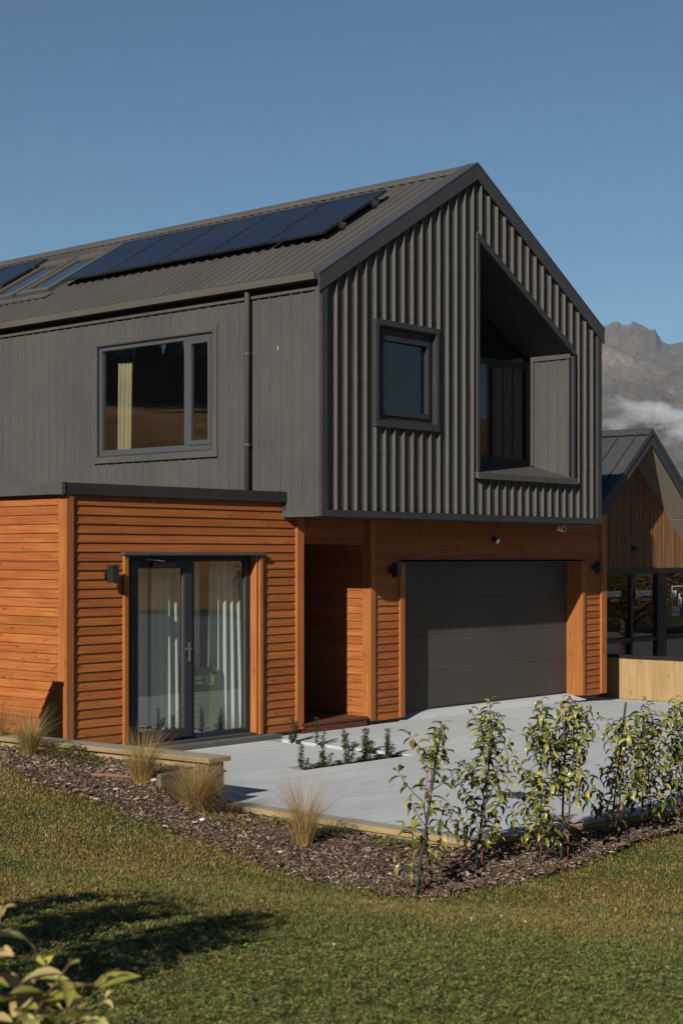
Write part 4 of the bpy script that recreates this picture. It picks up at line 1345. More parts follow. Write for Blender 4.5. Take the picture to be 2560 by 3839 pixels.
stake(-2.26, -5.96, 1.04, (.02, .0), 'green stake in the second last laurel')

def tussock(base, h, n, spread, label, mat, seed, lean=(0, 0), base_r=.07):
    r = np.random.default_rng(seed); n = int(n * 2.2)
    base = Vector(base)
    t = thing('tussock_grass', label, 'tussock grass', base, 'dry tussock grasses in the bark bed')
    seg = 5
    V, cnt, idx = [], [], []
    az = r.uniform(0, 2 * np.pi, n)
    tilt = np.abs(r.normal(0, spread, n)) * np.where(r.uniform(0, 1, n) < .15, 2.0, .9) + .04
    L = h * r.uniform(.5, 1.15, n)
    wd = r.uniform(.0009, .0019, n)
    rad = base_r * np.sqrt(r.uniform(0, 1, n))
    for i in range(n):
        d = np.array([math.cos(az[i]), math.sin(az[i])])
        p = np.array([base.x + d[0] * rad[i], base.y + d[1] * rad[i], base.z - .02])
        side = np.array([-d[1], d[0], 0])
        a = az[i] + r.normal(0, .6)
        side = np.array([-math.sin(a), math.cos(a), 0])
        an = tilt[i] * .55; o = len(V)
        for s in range(seg + 1):
            hw = wd[i] * (1 - s / seg * .85)
            V.append(p - side * hw); V.append(p + side * hw)
            st = L[i] / seg
            p = p + np.array([d[0] * math.sin(an) + lean[0] * s * .12, d[1] * math.sin(an) + lean[1] * s * .12, math.cos(an)]) * st
            an = min(an + tilt[i] * .46 + abs(r.normal(0, .11)), 2.3)
        for s in range(seg):
            q_ = o + 2 * s
            idx += [q_, q_ + 1, q_ + 3, q_ + 2]; cnt.append(4)
    me = np_mesh('grass_blades', np.array(V), np.array(cnt), np.array(idx), mat)
    tag(place(me, 'grass_blades', t), kind='stuff')
    return t
for (x, y, h, n, sp, lab, mat, sd, ln) in (
    (-4.66, .30, .52, 260, .36, 'dry tussock at the left picture edge above the retaining wall cap', 'tussock', 1, (.1, -.05)),
    (-4.99, -.66, .55, 420, .36, 'olive and straw tussock in front of the wing corner', 'tussock_green', 2, (.12, -.05)),
    (-5.22, -2.62, .54, 420, .34, 'tall upright straw tussock before the left glazed door', 'tussock', 3, (.12, -.05)),
    (-5.05, -3.14, .56, 900, .50, 'broad bushy straw tussock at the end of the retaining wall', 'tussock', 4, (.1, -.05)),
    (-5.10, -4.48, .66, 300, .28, 'lone slender straw tussock beside the low edging', 'tussock', 5, (.1, -.03))):
    tussock((x, y, bed_z(x, y)), h, n, sp, lab, mat, sd, ln)

def small_leaves(fol, p, r, size, up=.4):
    a = r.uniform(0, 6.28)
    d = Vector((math.cos(a), math.sin(a), r.uniform(-.2, 1.0) * up)).normalized()
    s = Vector((-math.sin(a), math.cos(a), 0)) * size * .33
    n = d.cross(s).normalized() * size * .12
    fol.add([p, p + d * size * .5 + s + n, p + d * size, p + d * size * .5 - s + n], [(0, 1, 2, 3)])
def seedling(x, y, h, seed, label):
    r = random.Random(seed)
    z = drive_z(x, y) - .035
    t = thing('box_seedling', label, 'seedling', (x, y, z), 'box seedlings in the driveway planting strip')
    st, fo = MB(), MB()
    for k in range(r.choice((2, 3, 3, 4))):
        dx, dy = (r.gauss(0, .045), r.gauss(0, .045)) if k else (0, 0)
        hh = h * (1 if k == 0 else r.uniform(.45, .8))
        p0, p1 = Vector((x, y, z)), Vector((x + dx * 1.3, y + dy * 1.3, z + hh))
        pm = Vector((x + dx, y + dy, z + hh * .35))
        st.tube([p0, pm, p1], [.006, .005, .003], 5)
        for i in range(int(150 * hh / .35)):
            f = r.uniform(.12, 1.02)
            p = p0 + (pm - p0) * (f / .35) if f < .35 else pm + (p1 - pm) * ((f - .35) / .65)
            small_leaves(fo, p + Vector((r.gauss(0, .008), r.gauss(0, .008), 0)), r, r.uniform(.026, .046))
    st.build('stem', 'bark', t)
    tag(fo.build('foliage', 'leaf_small', t), kind='stuff')
SD = [(-2.02, -1.56, .30, 'box seedling at the left end of the front planting strip'), (-1.68, -1.57, .27, 'box seedling second from the left end of the front strip'),
      (-1.30, -1.57, .33, 'box seedling in the middle of the front strip'), (-.97, -1.56, .38, 'tall box seedling third from the strip corner, front strip'),
      (-.55, -1.55, .34, 'box seedling at the corner where the two strips meet'), (-.40, .12, .36, 'box seedling nearest the wing corner in the back strip'),
      (-.38, -.27, .36, 'box seedling in front of the entry step, second in the back strip'), (-.42, -.75, .30, 'box seedling in the middle of the back strip'),
      (-.42, -1.12, .30, 'box seedling just behind the strip corner')]
for i, (x, y, h, lab) in enumerate(SD):
    seedling(x, y, h, 60 + i, lab)

def weed(x, y, rad, h, n, mat, label, seed, name='weed', cat='weed', group=None, z=None):
    r = random.Random(seed)
    t = thing(name, label, cat, (x, y, bed_z(x, y)), group)
    fo, st = MB(), MB()
    for i in range(n):
        a, q_ = r.uniform(0, 6.28), rad * math.sqrt(r.random())
        px, py = x + q_ * math.cos(a), y + q_ * math.sin(a) * 1.5
        zz = bed_z(px, py)
        hh = h * (1.05 - q_ / rad * .8) * r.uniform(.3, 1)
        small_leaves(fo, Vector((px, py, zz + hh)), r, r.uniform(.02, .045))
        if i % 7 == 0:
            st.tube([(x + (px - x) * .5, y + (py - y) * .5, zz), (px, py, zz + hh)], .002, 4)
    st.build('stem', 'bark', t)
    tag(fo.build('foliage', mat, t), kind='stuff')
weed(-4.82, -1.05, .22, .22, 420, 'leaf_weed', 'low dark green weed beside the olive tussock', 1)
weed(-4.95, -1.5, .16, .08, 160, 'leaf_weed', 'flat green weed under the retaining wall cap', 2)
weed(-5.12, -3.62, .20, .06, 260, 'leaf_yellow', 'yellow-green creeping plant below the bushy tussock', 3, 'ground_cover_plant', 'plant')
weed(-4.62, -3.72, .15, .08, 180, 'leaf_yellow', 'yellow-green creeping plant against the low edging', 4, 'ground_cover_plant', 'plant')
weed(-4.66, -5.1, .17, .12, 170, 'leaf_yellow', 'straggly yellow weed near the edging corner', 5)
weed(-4.60, -4.45, .16, .13, 130, 'leaf_weed', 'dull green weed in the shade of the lone tussock', 6)

# objects lying in the bed and on the lawn
tag(MB().tube([(-5.30, -2.02, bed_z(-5.3, -2.02) + .02), (-5.24, -2.28, bed_z(-5.24, -2.28) + .025), (-5.19, -2.46, bed_z(-5.19, -2.46) + .012)], [.018, .021, .012], 7).build('bark_stick', 'terracotta'), 'red-brown bark stick lying in the bed beside the tall tussock', 'stick')
def pebble(x, y, s, label, seed):
    r = random.Random(seed); z = bed_z(x, y)
    vs, fs = [], []
    for i in range(5):
        for k in range(8):
            a = math.pi * (i + .5) / 5; b = 2 * math.pi * k / 8
            vs.append((x + s * math.sin(a) * math.cos(b) * r.uniform(.8, 1.2), y + s * .7 * math.sin(a) * math.sin(b) * r.uniform(.8, 1.2), z + s * .4 + s * .5 * math.cos(a)))
    for i in range(4):
        for k in range(8):
            fs.append((i * 8 + k, i * 8 + (k + 1) % 8, (i + 1) * 8 + (k + 1) % 8, (i + 1) * 8 + k))
    fs += [tuple(range(7, -1, -1)), tuple(range(32, 40))]
    tag(MB().add(vs, fs).build('pebble', 'stone', smooth=True), label, 'stone', 'pale stones in the bed')
pebble(-5.17, -2.72, .035, 'pale stone at the foot of the tall tussock', 1)
pebble(-5.33, -3.52, .035, 'pale stone below the yellow-green creeping plant', 2)
pebble(-5.52, -4.62, .025, 'small pale stone near the lawn edge by the lone tussock', 3)
tag(MB().tube([(-4.44, -4.86, bed_z(-4.44, -4.86) - .004), (-4.46, -5.0, bed_z(-4.46, -5.0) + .004), (-4.48, -5.2, bed_z(-4.48, -5.2) - .006)], .019, 10).build('irrigation_pipe', 'pipe', smooth=True), 'dark green irrigation pipe half buried behind the corner laurel', 'pipe')
LMO = [leaf_mesh('fallen_leaf', 1.2, .5, 'leaf_orange', .5)]
for i, (x, y, lab) in enumerate([(-8.32, -5.45, 'orange fallen leaf alone in the middle of the left lawn'), (-6.02, -5.75, 'orange fallen leaf on the grass by the bed corner'), (-3.75, -7.55, 'orange fallen leaf on the grass before the laurel row')]):
    o = place(LMO[0], 'fallen_leaf')
    o.location = (x, y, tz(x, y) + .035); o.scale = (.10,) * 3; o.rotation_euler = (.3, .2, i * 1.3)
    tag(o, lab, 'leaf', 'fallen orange leaves')
for i, (x, y) in enumerate([(-7.95, -8.35), (-7.75, -8.55), (-7.62, -8.3), (-8.9, -7.55), (-7.2, -9.1), (-8.35, -3.2), (-9.3, -8.6), (-6.6, -9.4)]):
    z = tz(x, y)
    t = thing('clover_flower', 'small white clover flower in the grass', 'flower', (x, y, z), 'white clover flowers in the lawn')
    r = random.Random(i)
    f_ = MB()
    for k in range(26):
        a, b = r.uniform(0, 6.28), r.uniform(-.3, 1.5)
        d_ = Vector((math.cos(a) * math.cos(b), math.sin(a) * math.cos(b), math.sin(b)))
        c = Vector((x, y, z + .045)); s_v = d_.cross(Vector((.3, .2, 1))).normalized() * .003
        f_.add([c + d_ * .004 - s_v, c + d_ * .004 + s_v, c + d_ * .014 + s_v * .6, c + d_ * .014 - s_v * .6], [(0, 1, 2, 3)])
    f_.build('petals', 'petal', t)
    MB().tube([(x, y, z), (x, y, z + .042)], .0015, 5).build('stem', 'leaf_weed', t)

# foreground laurel at the lower left, near the camera
def front_bush():
    F = Vector((.746, .666, 0)); Rt = Vector((.666, -.746, 0))
    def at(d_, lat, z): 
        p = CAM + F * d_ + Rt * lat
        return Vector((p.x, p.y, z))
    base = at(4.05, -.98, 0); base.z = tz(base.x, base.y)
    t = thing('laurel_shrub', 'blurred laurel with pale pink-tipped leaves at the lower left, close to the viewer', 'shrub', base)
    r = random.Random(8)
    st = MB()
    tips = [(3.9, -.95, 1.00), (4.1, -.85, 1.02), (4.0, -.74, .99), (3.95, -.90, 1.10), (4.05, -1.0, 1.12), (4.0, -.97, 1.25), (3.95, -.66, 1.02), (4.08, -.80, .93), (3.9, -1.02, .93), (4.0, -.86, 1.30), (3.95, -.68, 1.165), (4.0, -.60, 1.12), (3.9, -.93, 1.22), (4.1, -.78, 1.11), (4.0, -.60, 1.06), (3.92, -.80, 1.04), (4.1, -.98, 1.18), (3.9, -.70, .98), (3.95, -1.02, 1.08), (4.05, -.88, .98)]
    for k, (dd_, lt, z) in enumerate(tips):
        tp = at(dd_, lt + .0, z + .015)
        pts = [base + Vector((r.gauss(0, .02), r.gauss(0, .02), -.03))]
        for s in range(1, 7):
            f = s / 6
            h = base.lerp(tp, f ** .8 if s < 6 else 1)
            pts.append(Vector((base.x + (tp.x - base.x) * f ** 1.5, base.y + (tp.y - base.y) * f ** 1.5, base.z + (tp.z - base.z) * f)))
        st.tube(pts, [.006 - .0006 * s for s in range(7)], 6)
        ax = (pts[-1] - pts[-2]).normalized()
        for j in range(17):
            f = 1 - (j / 17) ** 1.1 * .55
            q_ = f * 6; i0 = min(int(q_), 5)
            p = pts[i0] + (pts[i0 + 1] - pts[i0]) * (q_ - i0)
            a = j * 2.4 + k
            side = Vector((math.cos(a), math.sin(a), 0))
            if j < 2: dv = ax + side * .45; sz = r.uniform(.04, .06)
            else: dv = side + Vector((0, 0, r.uniform(.0, .45))); sz = r.uniform(.095, .145)
            put_leaf(t, base, p, dv, sz, LMF, r)
    st.build('stem', 'stem_red', t, smooth=True)
front_bush()
# laurels of the same row just outside the frame: they throw the leafy shadow across the lawn
def off(d_, lat):
    p = CAM + Vector((.746, .666, 0)) * d_ + Vector((.666, -.746, 0)) * lat
    return p.x, p.y
for i, (d_, lat, h, nl, lab) in enumerate([(5.15, -1.80, 1.60, 420, 'tall laurel standing left of the view beside the foreground laurel'), (5.6, -2.25, 1.5, 420, 'bushy laurel standing left of the view beyond the tall one'), (4.65, -1.75, 1.55, 420, 'laurel standing left of the view, nearest the foreground one'), (4.9, -2.35, 1.75, 420, 'big laurel standing left of the view behind the others'), (6.2, -2.45, 1.3, 360, 'low laurel standing left of the view, farthest along')]):
    x, y = off(d_, lat)
    laurel((x, y, tz(x, y)), h, 90 + i, nl, lab, (.05, .03), .0, .38, joined=True, size=(.10, .15), group='laurels just left of the view')

# autumn street tree, seen reflected in the neighbour's glass
def tree(x, y, h, rad, label, seed, n=2600):
    r = random.Random(seed)
    z = -.7
    t = thing('autumn_tree', label, 'tree', (x, y, z), 'autumn trees along the street')
    tk = MB().tube([(x, y, z), (x + .05, y, z + h * .3), (x, y + .05, z + h * .7)], [.12, .10, .04], 8)
    fo = MB()
    for k in range(11):
        a = k * 2.4; e = r.uniform(.4, 1.1); q_ = z + h * r.uniform(.28, .65)
        L = rad * r.uniform(.6, 1.0)
        p0 = Vector((x, y, q_)); p1 = p0 + Vector((math.cos(a) * math.cos(e), math.sin(a) * math.cos(e), math.sin(e))) * L
        tk.tube([p0, (p0 + p1) / 2 + Vector((0, 0, .05)), p1], [.04, .03, .015], 5)
        for i in range(n // 11):
            p = p0.lerp(p1, r.uniform(.35, 1.15)) + Vector((r.gauss(0, .28), r.gauss(0, .28), r.gauss(0, .25)))
            small_leaves(fo, p, r, r.uniform(.10, .17))
    tk.build('trunk', 'bark', t, smooth=True)
    tag(fo.build('crown', 'leaf_autumn', t), kind='stuff')
tree(17.0, .55, 3.3, 1.25, 'orange autumn tree mirrored in the neighbouring glass', 3)
tree(18.6, -1.6, 3.8, 1.3, 'second orange autumn tree farther along the street', 4)

def belt():
    r = random.Random(31)
    fo = MB()
    for k in range(46):
        t_ = k / 45
        cx_, cy_ = 36 + 10 * t_ + r.uniform(-1.5, 1.5), 4 - 50 * t_ + r.uniform(-1.5, 1.5)
        hh, rr_ = r.uniform(2.6, 4.2), r.uniform(1.0, 1.7)
        for i in range(420):
            d_ = Vector((r.gauss(0, 1), r.gauss(0, 1), r.gauss(0, 1))).normalized() * r.uniform(.55, 1.05)
            small_leaves(fo, Vector((cx_ + d_.x * rr_, cy_ + d_.y * rr_, -.8 + hh * .55 + d_.z * hh * .5)), r, r.uniform(.25, .5))
    return fo.build('tree_belt', 'leaf_dark')
tag(belt(), kind='stuff')
# ================================================================== SCATTER: BARK CHIPS, GRASS, CLOVER
def chips(n):
    rows = []
    for grid, up in ((UP, True), (LO, False)):
        G = np.array(grid)
        e = np.hypot(*(G[1:, 0] - G[:-1, 0]).T) * np.hypot(*(G[:-1, -1] - G[:-1, 0]).T)
        rows.append((G, e, up))
    tot = sum(e.sum() for _, e, _ in rows)
    C_, A_ = [], []
    for G, e, up in rows:
        k = int(n * e.sum() / tot)
        i = rng.choice(len(e), k, p=e / e.sum())
        s = rng.uniform(0, 1, k); tt = np.where(rng.uniform(0, 1, k) < .06, -np.abs(rng.normal(0, .07, k)), rng.uniform(-.01, 1.0, k))
        L0 = G[i, 0] * (1 - s[:, None]) + G[i + 1, 0] * s[:, None]
        I0 = G[i, -1] * (1 - s[:, None]) + G[i + 1, -1] * s[:, None]
        xy = L0 + (I0 - L0) * tt[:, None]
        xy[:, 1] = np.where(up, np.maximum(xy[:, 1], -2.849), np.minimum(xy[:, 1], -2.851))
        z = bed_np(xy)
        C_.append(np.column_stack([xy, z + rng.uniform(-.002, .016, k)]))
    C_ = np.vstack(C_)
    k = len(C_)
    L = rng.lognormal(math.log(.021), .6, k).clip(.008, .10); W = L * rng.uniform(.2, .5, k); T = rng.uniform(.002, .006, k)
    az = rng.uniform(0, 2 * np.pi, k); pt_ = rng.normal(0, .32, k); ro = rng.normal(0, .45, k)
    ux = np.column_stack([np.cos(az) * np.cos(pt_), np.sin(az) * np.cos(pt_), np.sin(pt_)])
    uy0 = np.column_stack([-np.sin(az), np.cos(az), np.zeros(k)])
    uz0 = np.cross(ux, uy0)
    uy = uy0 * np.cos(ro)[:, None] + uz0 * np.sin(ro)[:, None]
    uz = np.cross(ux, uy)
    cr = []
    for sx, sy, sz in ((-1, -1, -1), (1, -.6, -1), (.9, .8, -1), (-.8, 1, -1), (-1, -.9, 1), (.9, -.6, 1), (.8, .8, 1), (-.8, .9, 1)):
        cr.append(C_ + ux * (sx * L / 2)[:, None] + uy * (sy * W / 2)[:, None] + uz * (sz * T / 2)[:, None])
    V = np.stack(cr, 1).reshape(-1, 3)
    fq = np.array([(4, 5, 6, 7), (0, 1, 5, 4), (1, 2, 6, 5), (2, 3, 7, 6), (3, 0, 4, 7)])
    idx = (fq[None] + (np.arange(k) * 8)[:, None, None]).reshape(-1)
    return np_mesh('bark_chips', V, np.full(k * 5, 4), idx, 'chips')
tag(place(chips(36000), 'bark_chips'), kind='stuff')

FW = np.array([.746, .666]); RT = np.array([.666, -.746]); C2 = np.array([CAM.x, CAM.y])
def lawn_points(n, d0, d1, power=1.0):
    d_ = d0 + (d1 - d0) * rng.uniform(0, 1, n) ** power
    lat = rng.uniform(-1, 1, n) * (.36 * d_ + .7)
    xy = C2 + d_[:, None] * FW + lat[:, None] * RT
    jit = rng.normal(0, .035, (n, 2))
    keep = ~in_poly(xy + jit, REGION)
    xy = xy[keep]; d_ = d_[keep]
    return xy, d_
def vnoise(xy, sc, seed):
    r = np.random.default_rng(seed)
    G = r.uniform(0, 1, (64, 64))
    p = xy * sc + 500
    i = np.floor(p).astype(int); f = p - i; f = f * f * (3 - 2 * f)
    a = G[i[:, 0] % 64, i[:, 1] % 64]; b = G[(i[:, 0] + 1) % 64, i[:, 1] % 64]
    c = G[i[:, 0] % 64, (i[:, 1] + 1) % 64]; d_ = G[(i[:, 0] + 1) % 64, (i[:, 1] + 1) % 64]
    return (a * (1 - f[:, 0]) + b * f[:, 0]) * (1 - f[:, 1]) + (c * (1 - f[:, 0]) + d_ * f[:, 0]) * f[:, 1]
def clover_zone(xy, d_):
    return np.clip((8.35 - d_ + (vnoise(xy, .9, 23) - .5) * 1.6 + (vnoise(xy, 5., 24) - .5) * .5) / .5, 0, 1)
def grass_mesh(xy, d_, hmul=1.):
    k = len(xy)
    z = np.concatenate([terrain(xy[i:i + 20000]) for i in range(0, k, 20000)])
    z += .012 * np.sin(xy[:, 0] * 2.1 + xy[:, 1] * 1.3) * np.cos(xy[:, 1] * 2.7)
    tuft = vnoise(xy, 1.6, 3) * .6 + vnoise(xy, 5., 4) * .4
    clump = vnoise(xy, 22., 5) * .55 + vnoise(xy, 47., 6) * .45
    H = rng.uniform(.010, .028, k) * (.5 + .8 * tuft) * (.35 + 1.5 * clump ** 1.5) * hmul
    H *= 1 - .45 * clover_zone(xy, d_)
    H *= np.where(rng.uniform(0, 1, k) < .04, 1.9, 1)
    Wd = .0016 * np.maximum(1, d_ / 6.5) * rng.uniform(.8, 1.3, k)
    az = rng.uniform(0, 2 * np.pi, k); ln = np.abs(rng.normal(.45, .35, k))
    a2 = az + rng.normal(0, .8, k)
    dirv = np.column_stack([np.cos(az), np.sin(az)])
    sd = np.column_stack([-np.sin(a2), np.cos(a2), np.zeros(k)]) * Wd[:, None]
    p0 = np.column_stack([xy, z - .003])
    p1 = np.column_stack([xy + dirv * (H * ln * .35)[:, None], z + H * .62])
    p2 = np.column_stack([xy + dirv * (H * ln * 1.1)[:, None], z + H * (1 - .25 * np.minimum(ln, 1.5))])
    V = np.stack([p0 - sd, p0 + sd, p1 - sd * .8, p1 + sd * .8, p2], 1).reshape(-1, 3)
    b = (np.arange(k) * 5)[:, None]
    idx = (b + np.array([0, 1, 3, 2, 2, 3, 4])[None]).reshape(-1)
    cnt = np.tile([4, 3], k)
    return V, cnt, idx
xy, dd_ = lawn_points(600000, 5.0, 16.5, 1.25)
V, cnt, idx = grass_mesh(xy, dd_)
tag(place(np_mesh('grass', V, cnt, idx, 'grass'), 'grass'), kind='stuff')
sx_, sd_ = lawn_points(13000, 5.0, 15, 1.3)
k = len(sx_); zz_ = np.concatenate([terrain(sx_[i:i + 20000]) for i in range(0, k, 20000)]) + rng.uniform(.006, .022, k)
an_ = rng.uniform(0, 6.28, k); ln_ = rng.uniform(.015, .05, k); wd_ = rng.uniform(.0012, .0022, k) * np.maximum(1, sd_ / 7)
ux_ = np.column_stack([np.cos(an_), np.sin(an_), rng.normal(0, .25, k)]) * ln_[:, None]; us_ = np.column_stack([-np.sin(an_), np.cos(an_), np.zeros(k)]) * wd_[:, None]
p_ = np.column_stack([sx_, zz_])
V = np.stack([p_ - us_, p_ + us_, p_ + ux_ + us_ * .3, p_ + ux_ - us_ * .3], 1).reshape(-1, 3)
tag(place(np_mesh('dry_straw', V, np.full(k, 4), np.arange(4 * k), 'tussock'), 'dry_straw'), kind='stuff')
# longer fringe along the bed
fr_ = []
for a, b in zip(BEDL[2:-1], BEDL[3:]):
    n = int(900 * math.hypot(b[0] - a[0], b[1] - a[1]))
    tt = rng.uniform(0, 1, n)
    p = np.column_stack([a[0] + (b[0] - a[0]) * tt, a[1] + (b[1] - a[1]) * tt])
    nv = np.array([b[1] - a[1], -(b[0] - a[0])]); nv = nv / np.hypot(*nv)
    cl_ = vnoise(p, 3.0, 8)
    k_ = rng.uniform(0, 1, n) < .25 + cl_
    fr_.append((p + nv[None] * rng.normal(-.05, .05, n)[:, None])[k_])
fxy = np.vstack(fr_)
V, cnt, idx = grass_mesh(fxy, np.full(len(fxy), 9.), 2.4)
tag(place(np_mesh('grass', V, cnt, idx, 'grass'), 'grass'), kind='stuff')
# clover in patches and across the near zone
xy, dd_ = lawn_points(460000, 5.0, 13, 1.5)
pat = vnoise(xy, 2.4, 21) * .65 + vnoise(xy, 7., 22) * .35
zone = clover_zone(xy, dd_)
keep = rng.uniform(0, 1, len(xy)) < np.clip((pat - .64) * 5, 0, .75) * .3 + zone * .40 * (vnoise(xy, 16., 25) > .36)
xy = xy[keep]; k = len(xy)
z = np.concatenate([terrain(xy[i:i + 20000]) for i in range(0, k, 20000)]) + rng.uniform(.006, .030, k)
s = rng.uniform(.0038, .0080, k); az = rng.uniform(0, 6.28, k)
tx, ty = rng.normal(0, .3, k), rng.normal(0, .3, k)
V = []
for an in (0, 2.1, 4.2):
    for (rr, da) in ((.1, 0), (1., -.55), (1.25, 0), (1., .55)):
        x_ = np.cos(az + an + da) * s * rr; y_ = np.sin(az + an + da) * s * rr
        V.append(np.column_stack([xy[:, 0] + x_, xy[:, 1] + y_, z + x_ * tx + y_ * ty + .15 * s * rr]))
V = np.stack(V, 1).reshape(-1, 3)
idx = ((np.arange(k) * 12)[:, None] + np.arange(12)[None]).reshape(-1)
tag(place(np_mesh('clover', V, np.full(k * 3, 4), idx, 'clover'), 'clover'), kind='stuff')

# ================================================================== FAR SCENERY
rd = MB().box(3.5, 34, -120, -6.7, -.89, -.52).box(14.2, 34, -6.699, 2.2, -.89, -.52)
tag(rd.build('road', 'asphalt'), kind='structure')
def fbm(u, v, seed, octv=6, gain=.55):
    r = np.random.default_rng(seed)
    out = np.zeros_like(u); amp = 1; tot = 0
    for o in range(octv):
        xy = np.column_stack([u.ravel(), v.ravel()]) * 2 ** o
        out += amp * vnoise(xy, 1., seed + o).reshape(u.shape); tot += amp; amp *= gain
    return out / tot
# mountain: ridge heights by bearing from the photograph, on a real range 2.6 km away
def mountain():
    px = [-4000, -600, 300, 1100, 1700, 2100, 2243, 2261, 2277, 2287, 2300, 2315, 2331, 2350, 2364, 2394, 2417, 2434, 2457, 2464, 2481, 2509, 2565, 2700, 2900, 3300, 4000, 6000]
    py = [1750, 1700, 1560, 1500, 1400, 1290, 1246, 1236, 1243, 1231, 1227, 1225, 1240, 1243, 1238, 1239, 1250, 1265, 1262, 1281, 1309, 1320, 1312, 1290, 1260, 1330, 1480, 1750]
    th = np.array([math.atan2(p - 1280, 5902) for p in px])
    D = 2600.
    nu, nv = 520, 110
    ths = np.concatenate([np.linspace(th[0], math.atan2(880, 5902), 110)[:-1], np.linspace(math.atan2(880, 5902), math.atan2(1500, 5902), 340), np.linspace(math.atan2(1500, 5902), th[-1], 80)[1:]])
    H = np.interp(ths, th, [(2085 - p) / 5902 for p in py]) * D
    vv = np.linspace(0, 1.25, nv)
    TH, VV = np.meshgrid(ths, vv, indexing='ij')
    Rr = 1000 + (D - 1000) * VV
    f = np.where(VV <= 1, VV ** 1.15, 1 - (VV - 1) * 1.4)
    dth = ths[:, None] - ths[None, :]
    wg = np.exp(-(dth / .022) ** 2) * np.gradient(ths)[None]
    Hs = (wg @ H) / wg.sum(1)
    WX, WY = D * np.sin(TH), Rr
    up_ = np.clip((VV - .80) / .18, 0, 1) ** 1.5
    Zb = (Hs[:, None] * .985 + (H - Hs * .985)[:, None] * up_) / np.cos(TH) * f
    n1 = fbm(WX / 190, (WY * .6 + Zb) / 190, 50, 7, .55) - .5
    w_ = np.clip(np.sin(np.clip(VV, 0, 1) * np.pi), 0, 1) ** .7
    Zm = Zb + w_ * n1 * 60
    Rr = Rr + w_ * (fbm((WX + .8 * Zb) / 160, Zb / 130, 140, 6, .55) - .5) * 420
    crag = np.clip((VV - .90) / .09, 0, 1) * (VV < .99)
    Zm += crag * (fbm(WX / 11, Zb / 14, 120, 5, .65) - .45) * 30
    ang = YAW - TH
    Xm = CAM.x + Rr * np.cos(ang); Ym = CAM.y + Rr * np.sin(ang)
    Zm = Zm + 2.2 * VV - 1.0
    V = np.column_stack([Xm.ravel(), Ym.ravel(), Zm.ravel()])
    a, b = TH.shape
    gi = np.arange(a * b).reshape(a, b)
    q = np.stack([gi[:-1, :-1], gi[:-1, 1:], gi[1:, 1:], gi[1:, :-1]], -1).reshape(-1, 4)
    me = np_mesh('mountain', V, np.full(len(q), 4), q.ravel(), 'mountain')
    me.polygons.foreach_set('use_smooth', np.ones(len(q), bool))
    return me
tag(place(mountain(), 'mountain'), kind='structure')
# tussock hillsides mirrored in the windows; rear part raised to cut sky light
def hills():
    a0, a1 = YAW + math.radians(50), YAW + math.radians(310)
    na, nr = 260, 26
    A, Rv = np.meshgrid(np.linspace(a0, a1, na), np.linspace(0, 1, nr), indexing='ij')
    edge = np.clip(np.minimum(A - a0, a1 - A) / .25, 0, 1)
    rr = 70 + 260 * Rv
    n1 = fbm(A * 6, Rv * 2, 300, 5)
    deg = np.degrees(A) % 360
    bump = np.clip((deg - 140) / 30, 0, 1) * np.clip((300 - deg) / 25, 0, 1)      # unseen rise behind the viewer, added to block low sky light
    bump = bump * bump * (3 - 2 * bump)
    el = np.tan(np.radians(6.2 + 11 * bump)) * (.85 + .35 * fbm(A * 3, A * 0, 400, 4))
    Zh = -1.0 + (rr * el) * (Rv ** .6) * edge * (.85 + .3 * n1)
    V = np.column_stack([(rr * np.cos(A)).ravel(), (rr * np.sin(A)).ravel(), Zh.ravel()])
    gi = np.arange(na * nr).reshape(na, nr)
    q = np.stack([gi[:-1, :-1], gi[1:, :-1], gi[1:, 1:], gi[:-1, 1:]], -1).reshape(-1, 4)
    me = np_mesh('hill', V, np.full(len(q), 4), q.ravel(), 'hill')
    me.polygons.foreach_set('use_smooth', np.ones(len(q), bool))
    return me
tag(place(hills(), 'hill'), kind='structure')
# dark pine wood along the top of the left hillside
def pinewood():
    r = np.random.default_rng(9)
    mb = MB()
    for i in range(420):
        a = math.radians(r.uniform(105, 172)); rad = r.uniform(322, 345)
        x, y = rad * math.cos(a), rad * math.sin(a)
        z = 30 + r.uniform(-2, 3)
        h = r.uniform(16, 30); b = h * .22
        for k, (z0, z1, w_) in enumerate(((.08, .5, 1.), (.3, .75, .75), (.55, 1., .5))):
            ring = [(x + b * w_ * math.cos(t_ * 1.047) * r.uniform(.8, 1.2), y + b * w_ * math.sin(t_ * 1.047) * r.uniform(.8, 1.2), z + h * z0) for t_ in range(6)]
            mb.add(ring + [(x, y, z + h * z1)], [(t_, (t_ + 1) % 6, 6) for t_ in range(6)])
        mb.tube([(x, y, z - 6), (x, y, z + h * .1)], .4, 5)
    return mb
tag(pinewood().build('pine_wood', 'pinewood'), kind='stuff')

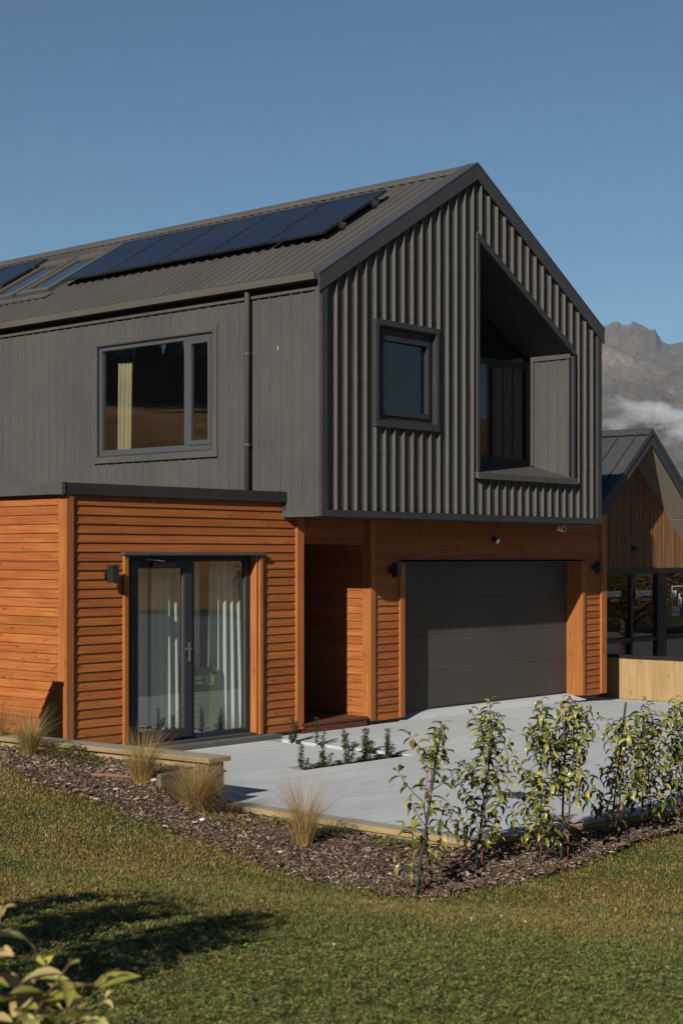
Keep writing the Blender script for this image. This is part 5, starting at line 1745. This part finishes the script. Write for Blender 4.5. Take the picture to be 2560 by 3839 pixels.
# low cloud lying against the mountain
def low_cloud():
    t = NT('low_cloud_vapour')
    t.t.nodes.remove(t.b)
    pv = t.n('VolumePrincipled')
    pv.inputs['Color'].default_value = (.93, .95, .98, 1)
    pv.inputs['Anisotropy'].default_value = .2
    tc = t.n('TexCoord')
    mp = t.n('Mapping'); mp.inputs['Scale'].default_value = (1.6, 4.2, 1.5)
    t.l(tc.outputs['Object'], mp.inputs['Vector'])
    n1 = t.noise(mp.outputs[0], 1.0, 5, .58, .3)
    sp = t.n('SeparateXYZ'); t.l(tc.outputs['Object'], sp.inputs[0])
    ln = t.n('VectorMath', operation='LENGTH'); t.l(tc.outputs['Object'], ln.inputs[0])
    fall = t.math('SUBTRACT', 1.0, ln.outputs['Value'])
    dn = t.math('MULTIPLY', t.math('MAXIMUM', t.math('SUBTRACT', t.math('ADD', t.math('MULTIPLY', n1, 1.9), t.math('MULTIPLY', fall, .75)), 1.34), 0.), .15)
    t.l(dn, pv.inputs['Density'])
    t.l(pv.outputs[0], t.out.inputs['Volume'])
    M['cloud'] = t.m
    vs, fs = [], []
    nu, nv = 20, 12
    for j in range(nv + 1):
        for i in range(nu):
            a, b = 2 * math.pi * i / nu, math.pi * j / nv
            vs.append((math.cos(a) * math.sin(b), math.sin(a) * math.sin(b), math.cos(b)))
    for j in range(nv):
        for i in range(nu):
            fs.append((j * nu + i, (j + 1) * nu + i, (j + 1) * nu + (i + 1) % nu, j * nu + (i + 1) % nu))
    me = MB().add(vs, fs).mesh('low_cloud', 'cloud')
    o = place(me, 'low_cloud')
    D = 1150.
    th = YAW - math.atan2(1330, 5902)
    o.location = (CAM.x + D * math.cos(th), CAM.y + D * math.sin(th), CAM.z + D * (2085 - 1580) / 5902)
    o.scale = (45, 130, 22)
    o.rotation_euler = (0, 0, th)
    tag(o, kind='stuff')
low_cloud()
# the air
t = NT('clear_morning_haze')
t.t.nodes.remove(t.b)
pv = t.n('VolumePrincipled')
pv.inputs['Color'].default_value = (.66, .82, 1.0, 1)
pv.inputs['Density'].default_value = .00007
pv.inputs['Anisotropy'].default_value = .0
t.l(pv.outputs[0], t.out.inputs['Volume'])
M['haze'] = t.m
tag(MB().box(-3300, 3300, -3300, 3300, -2.0, 560).build('haze', 'haze'), kind='stuff')
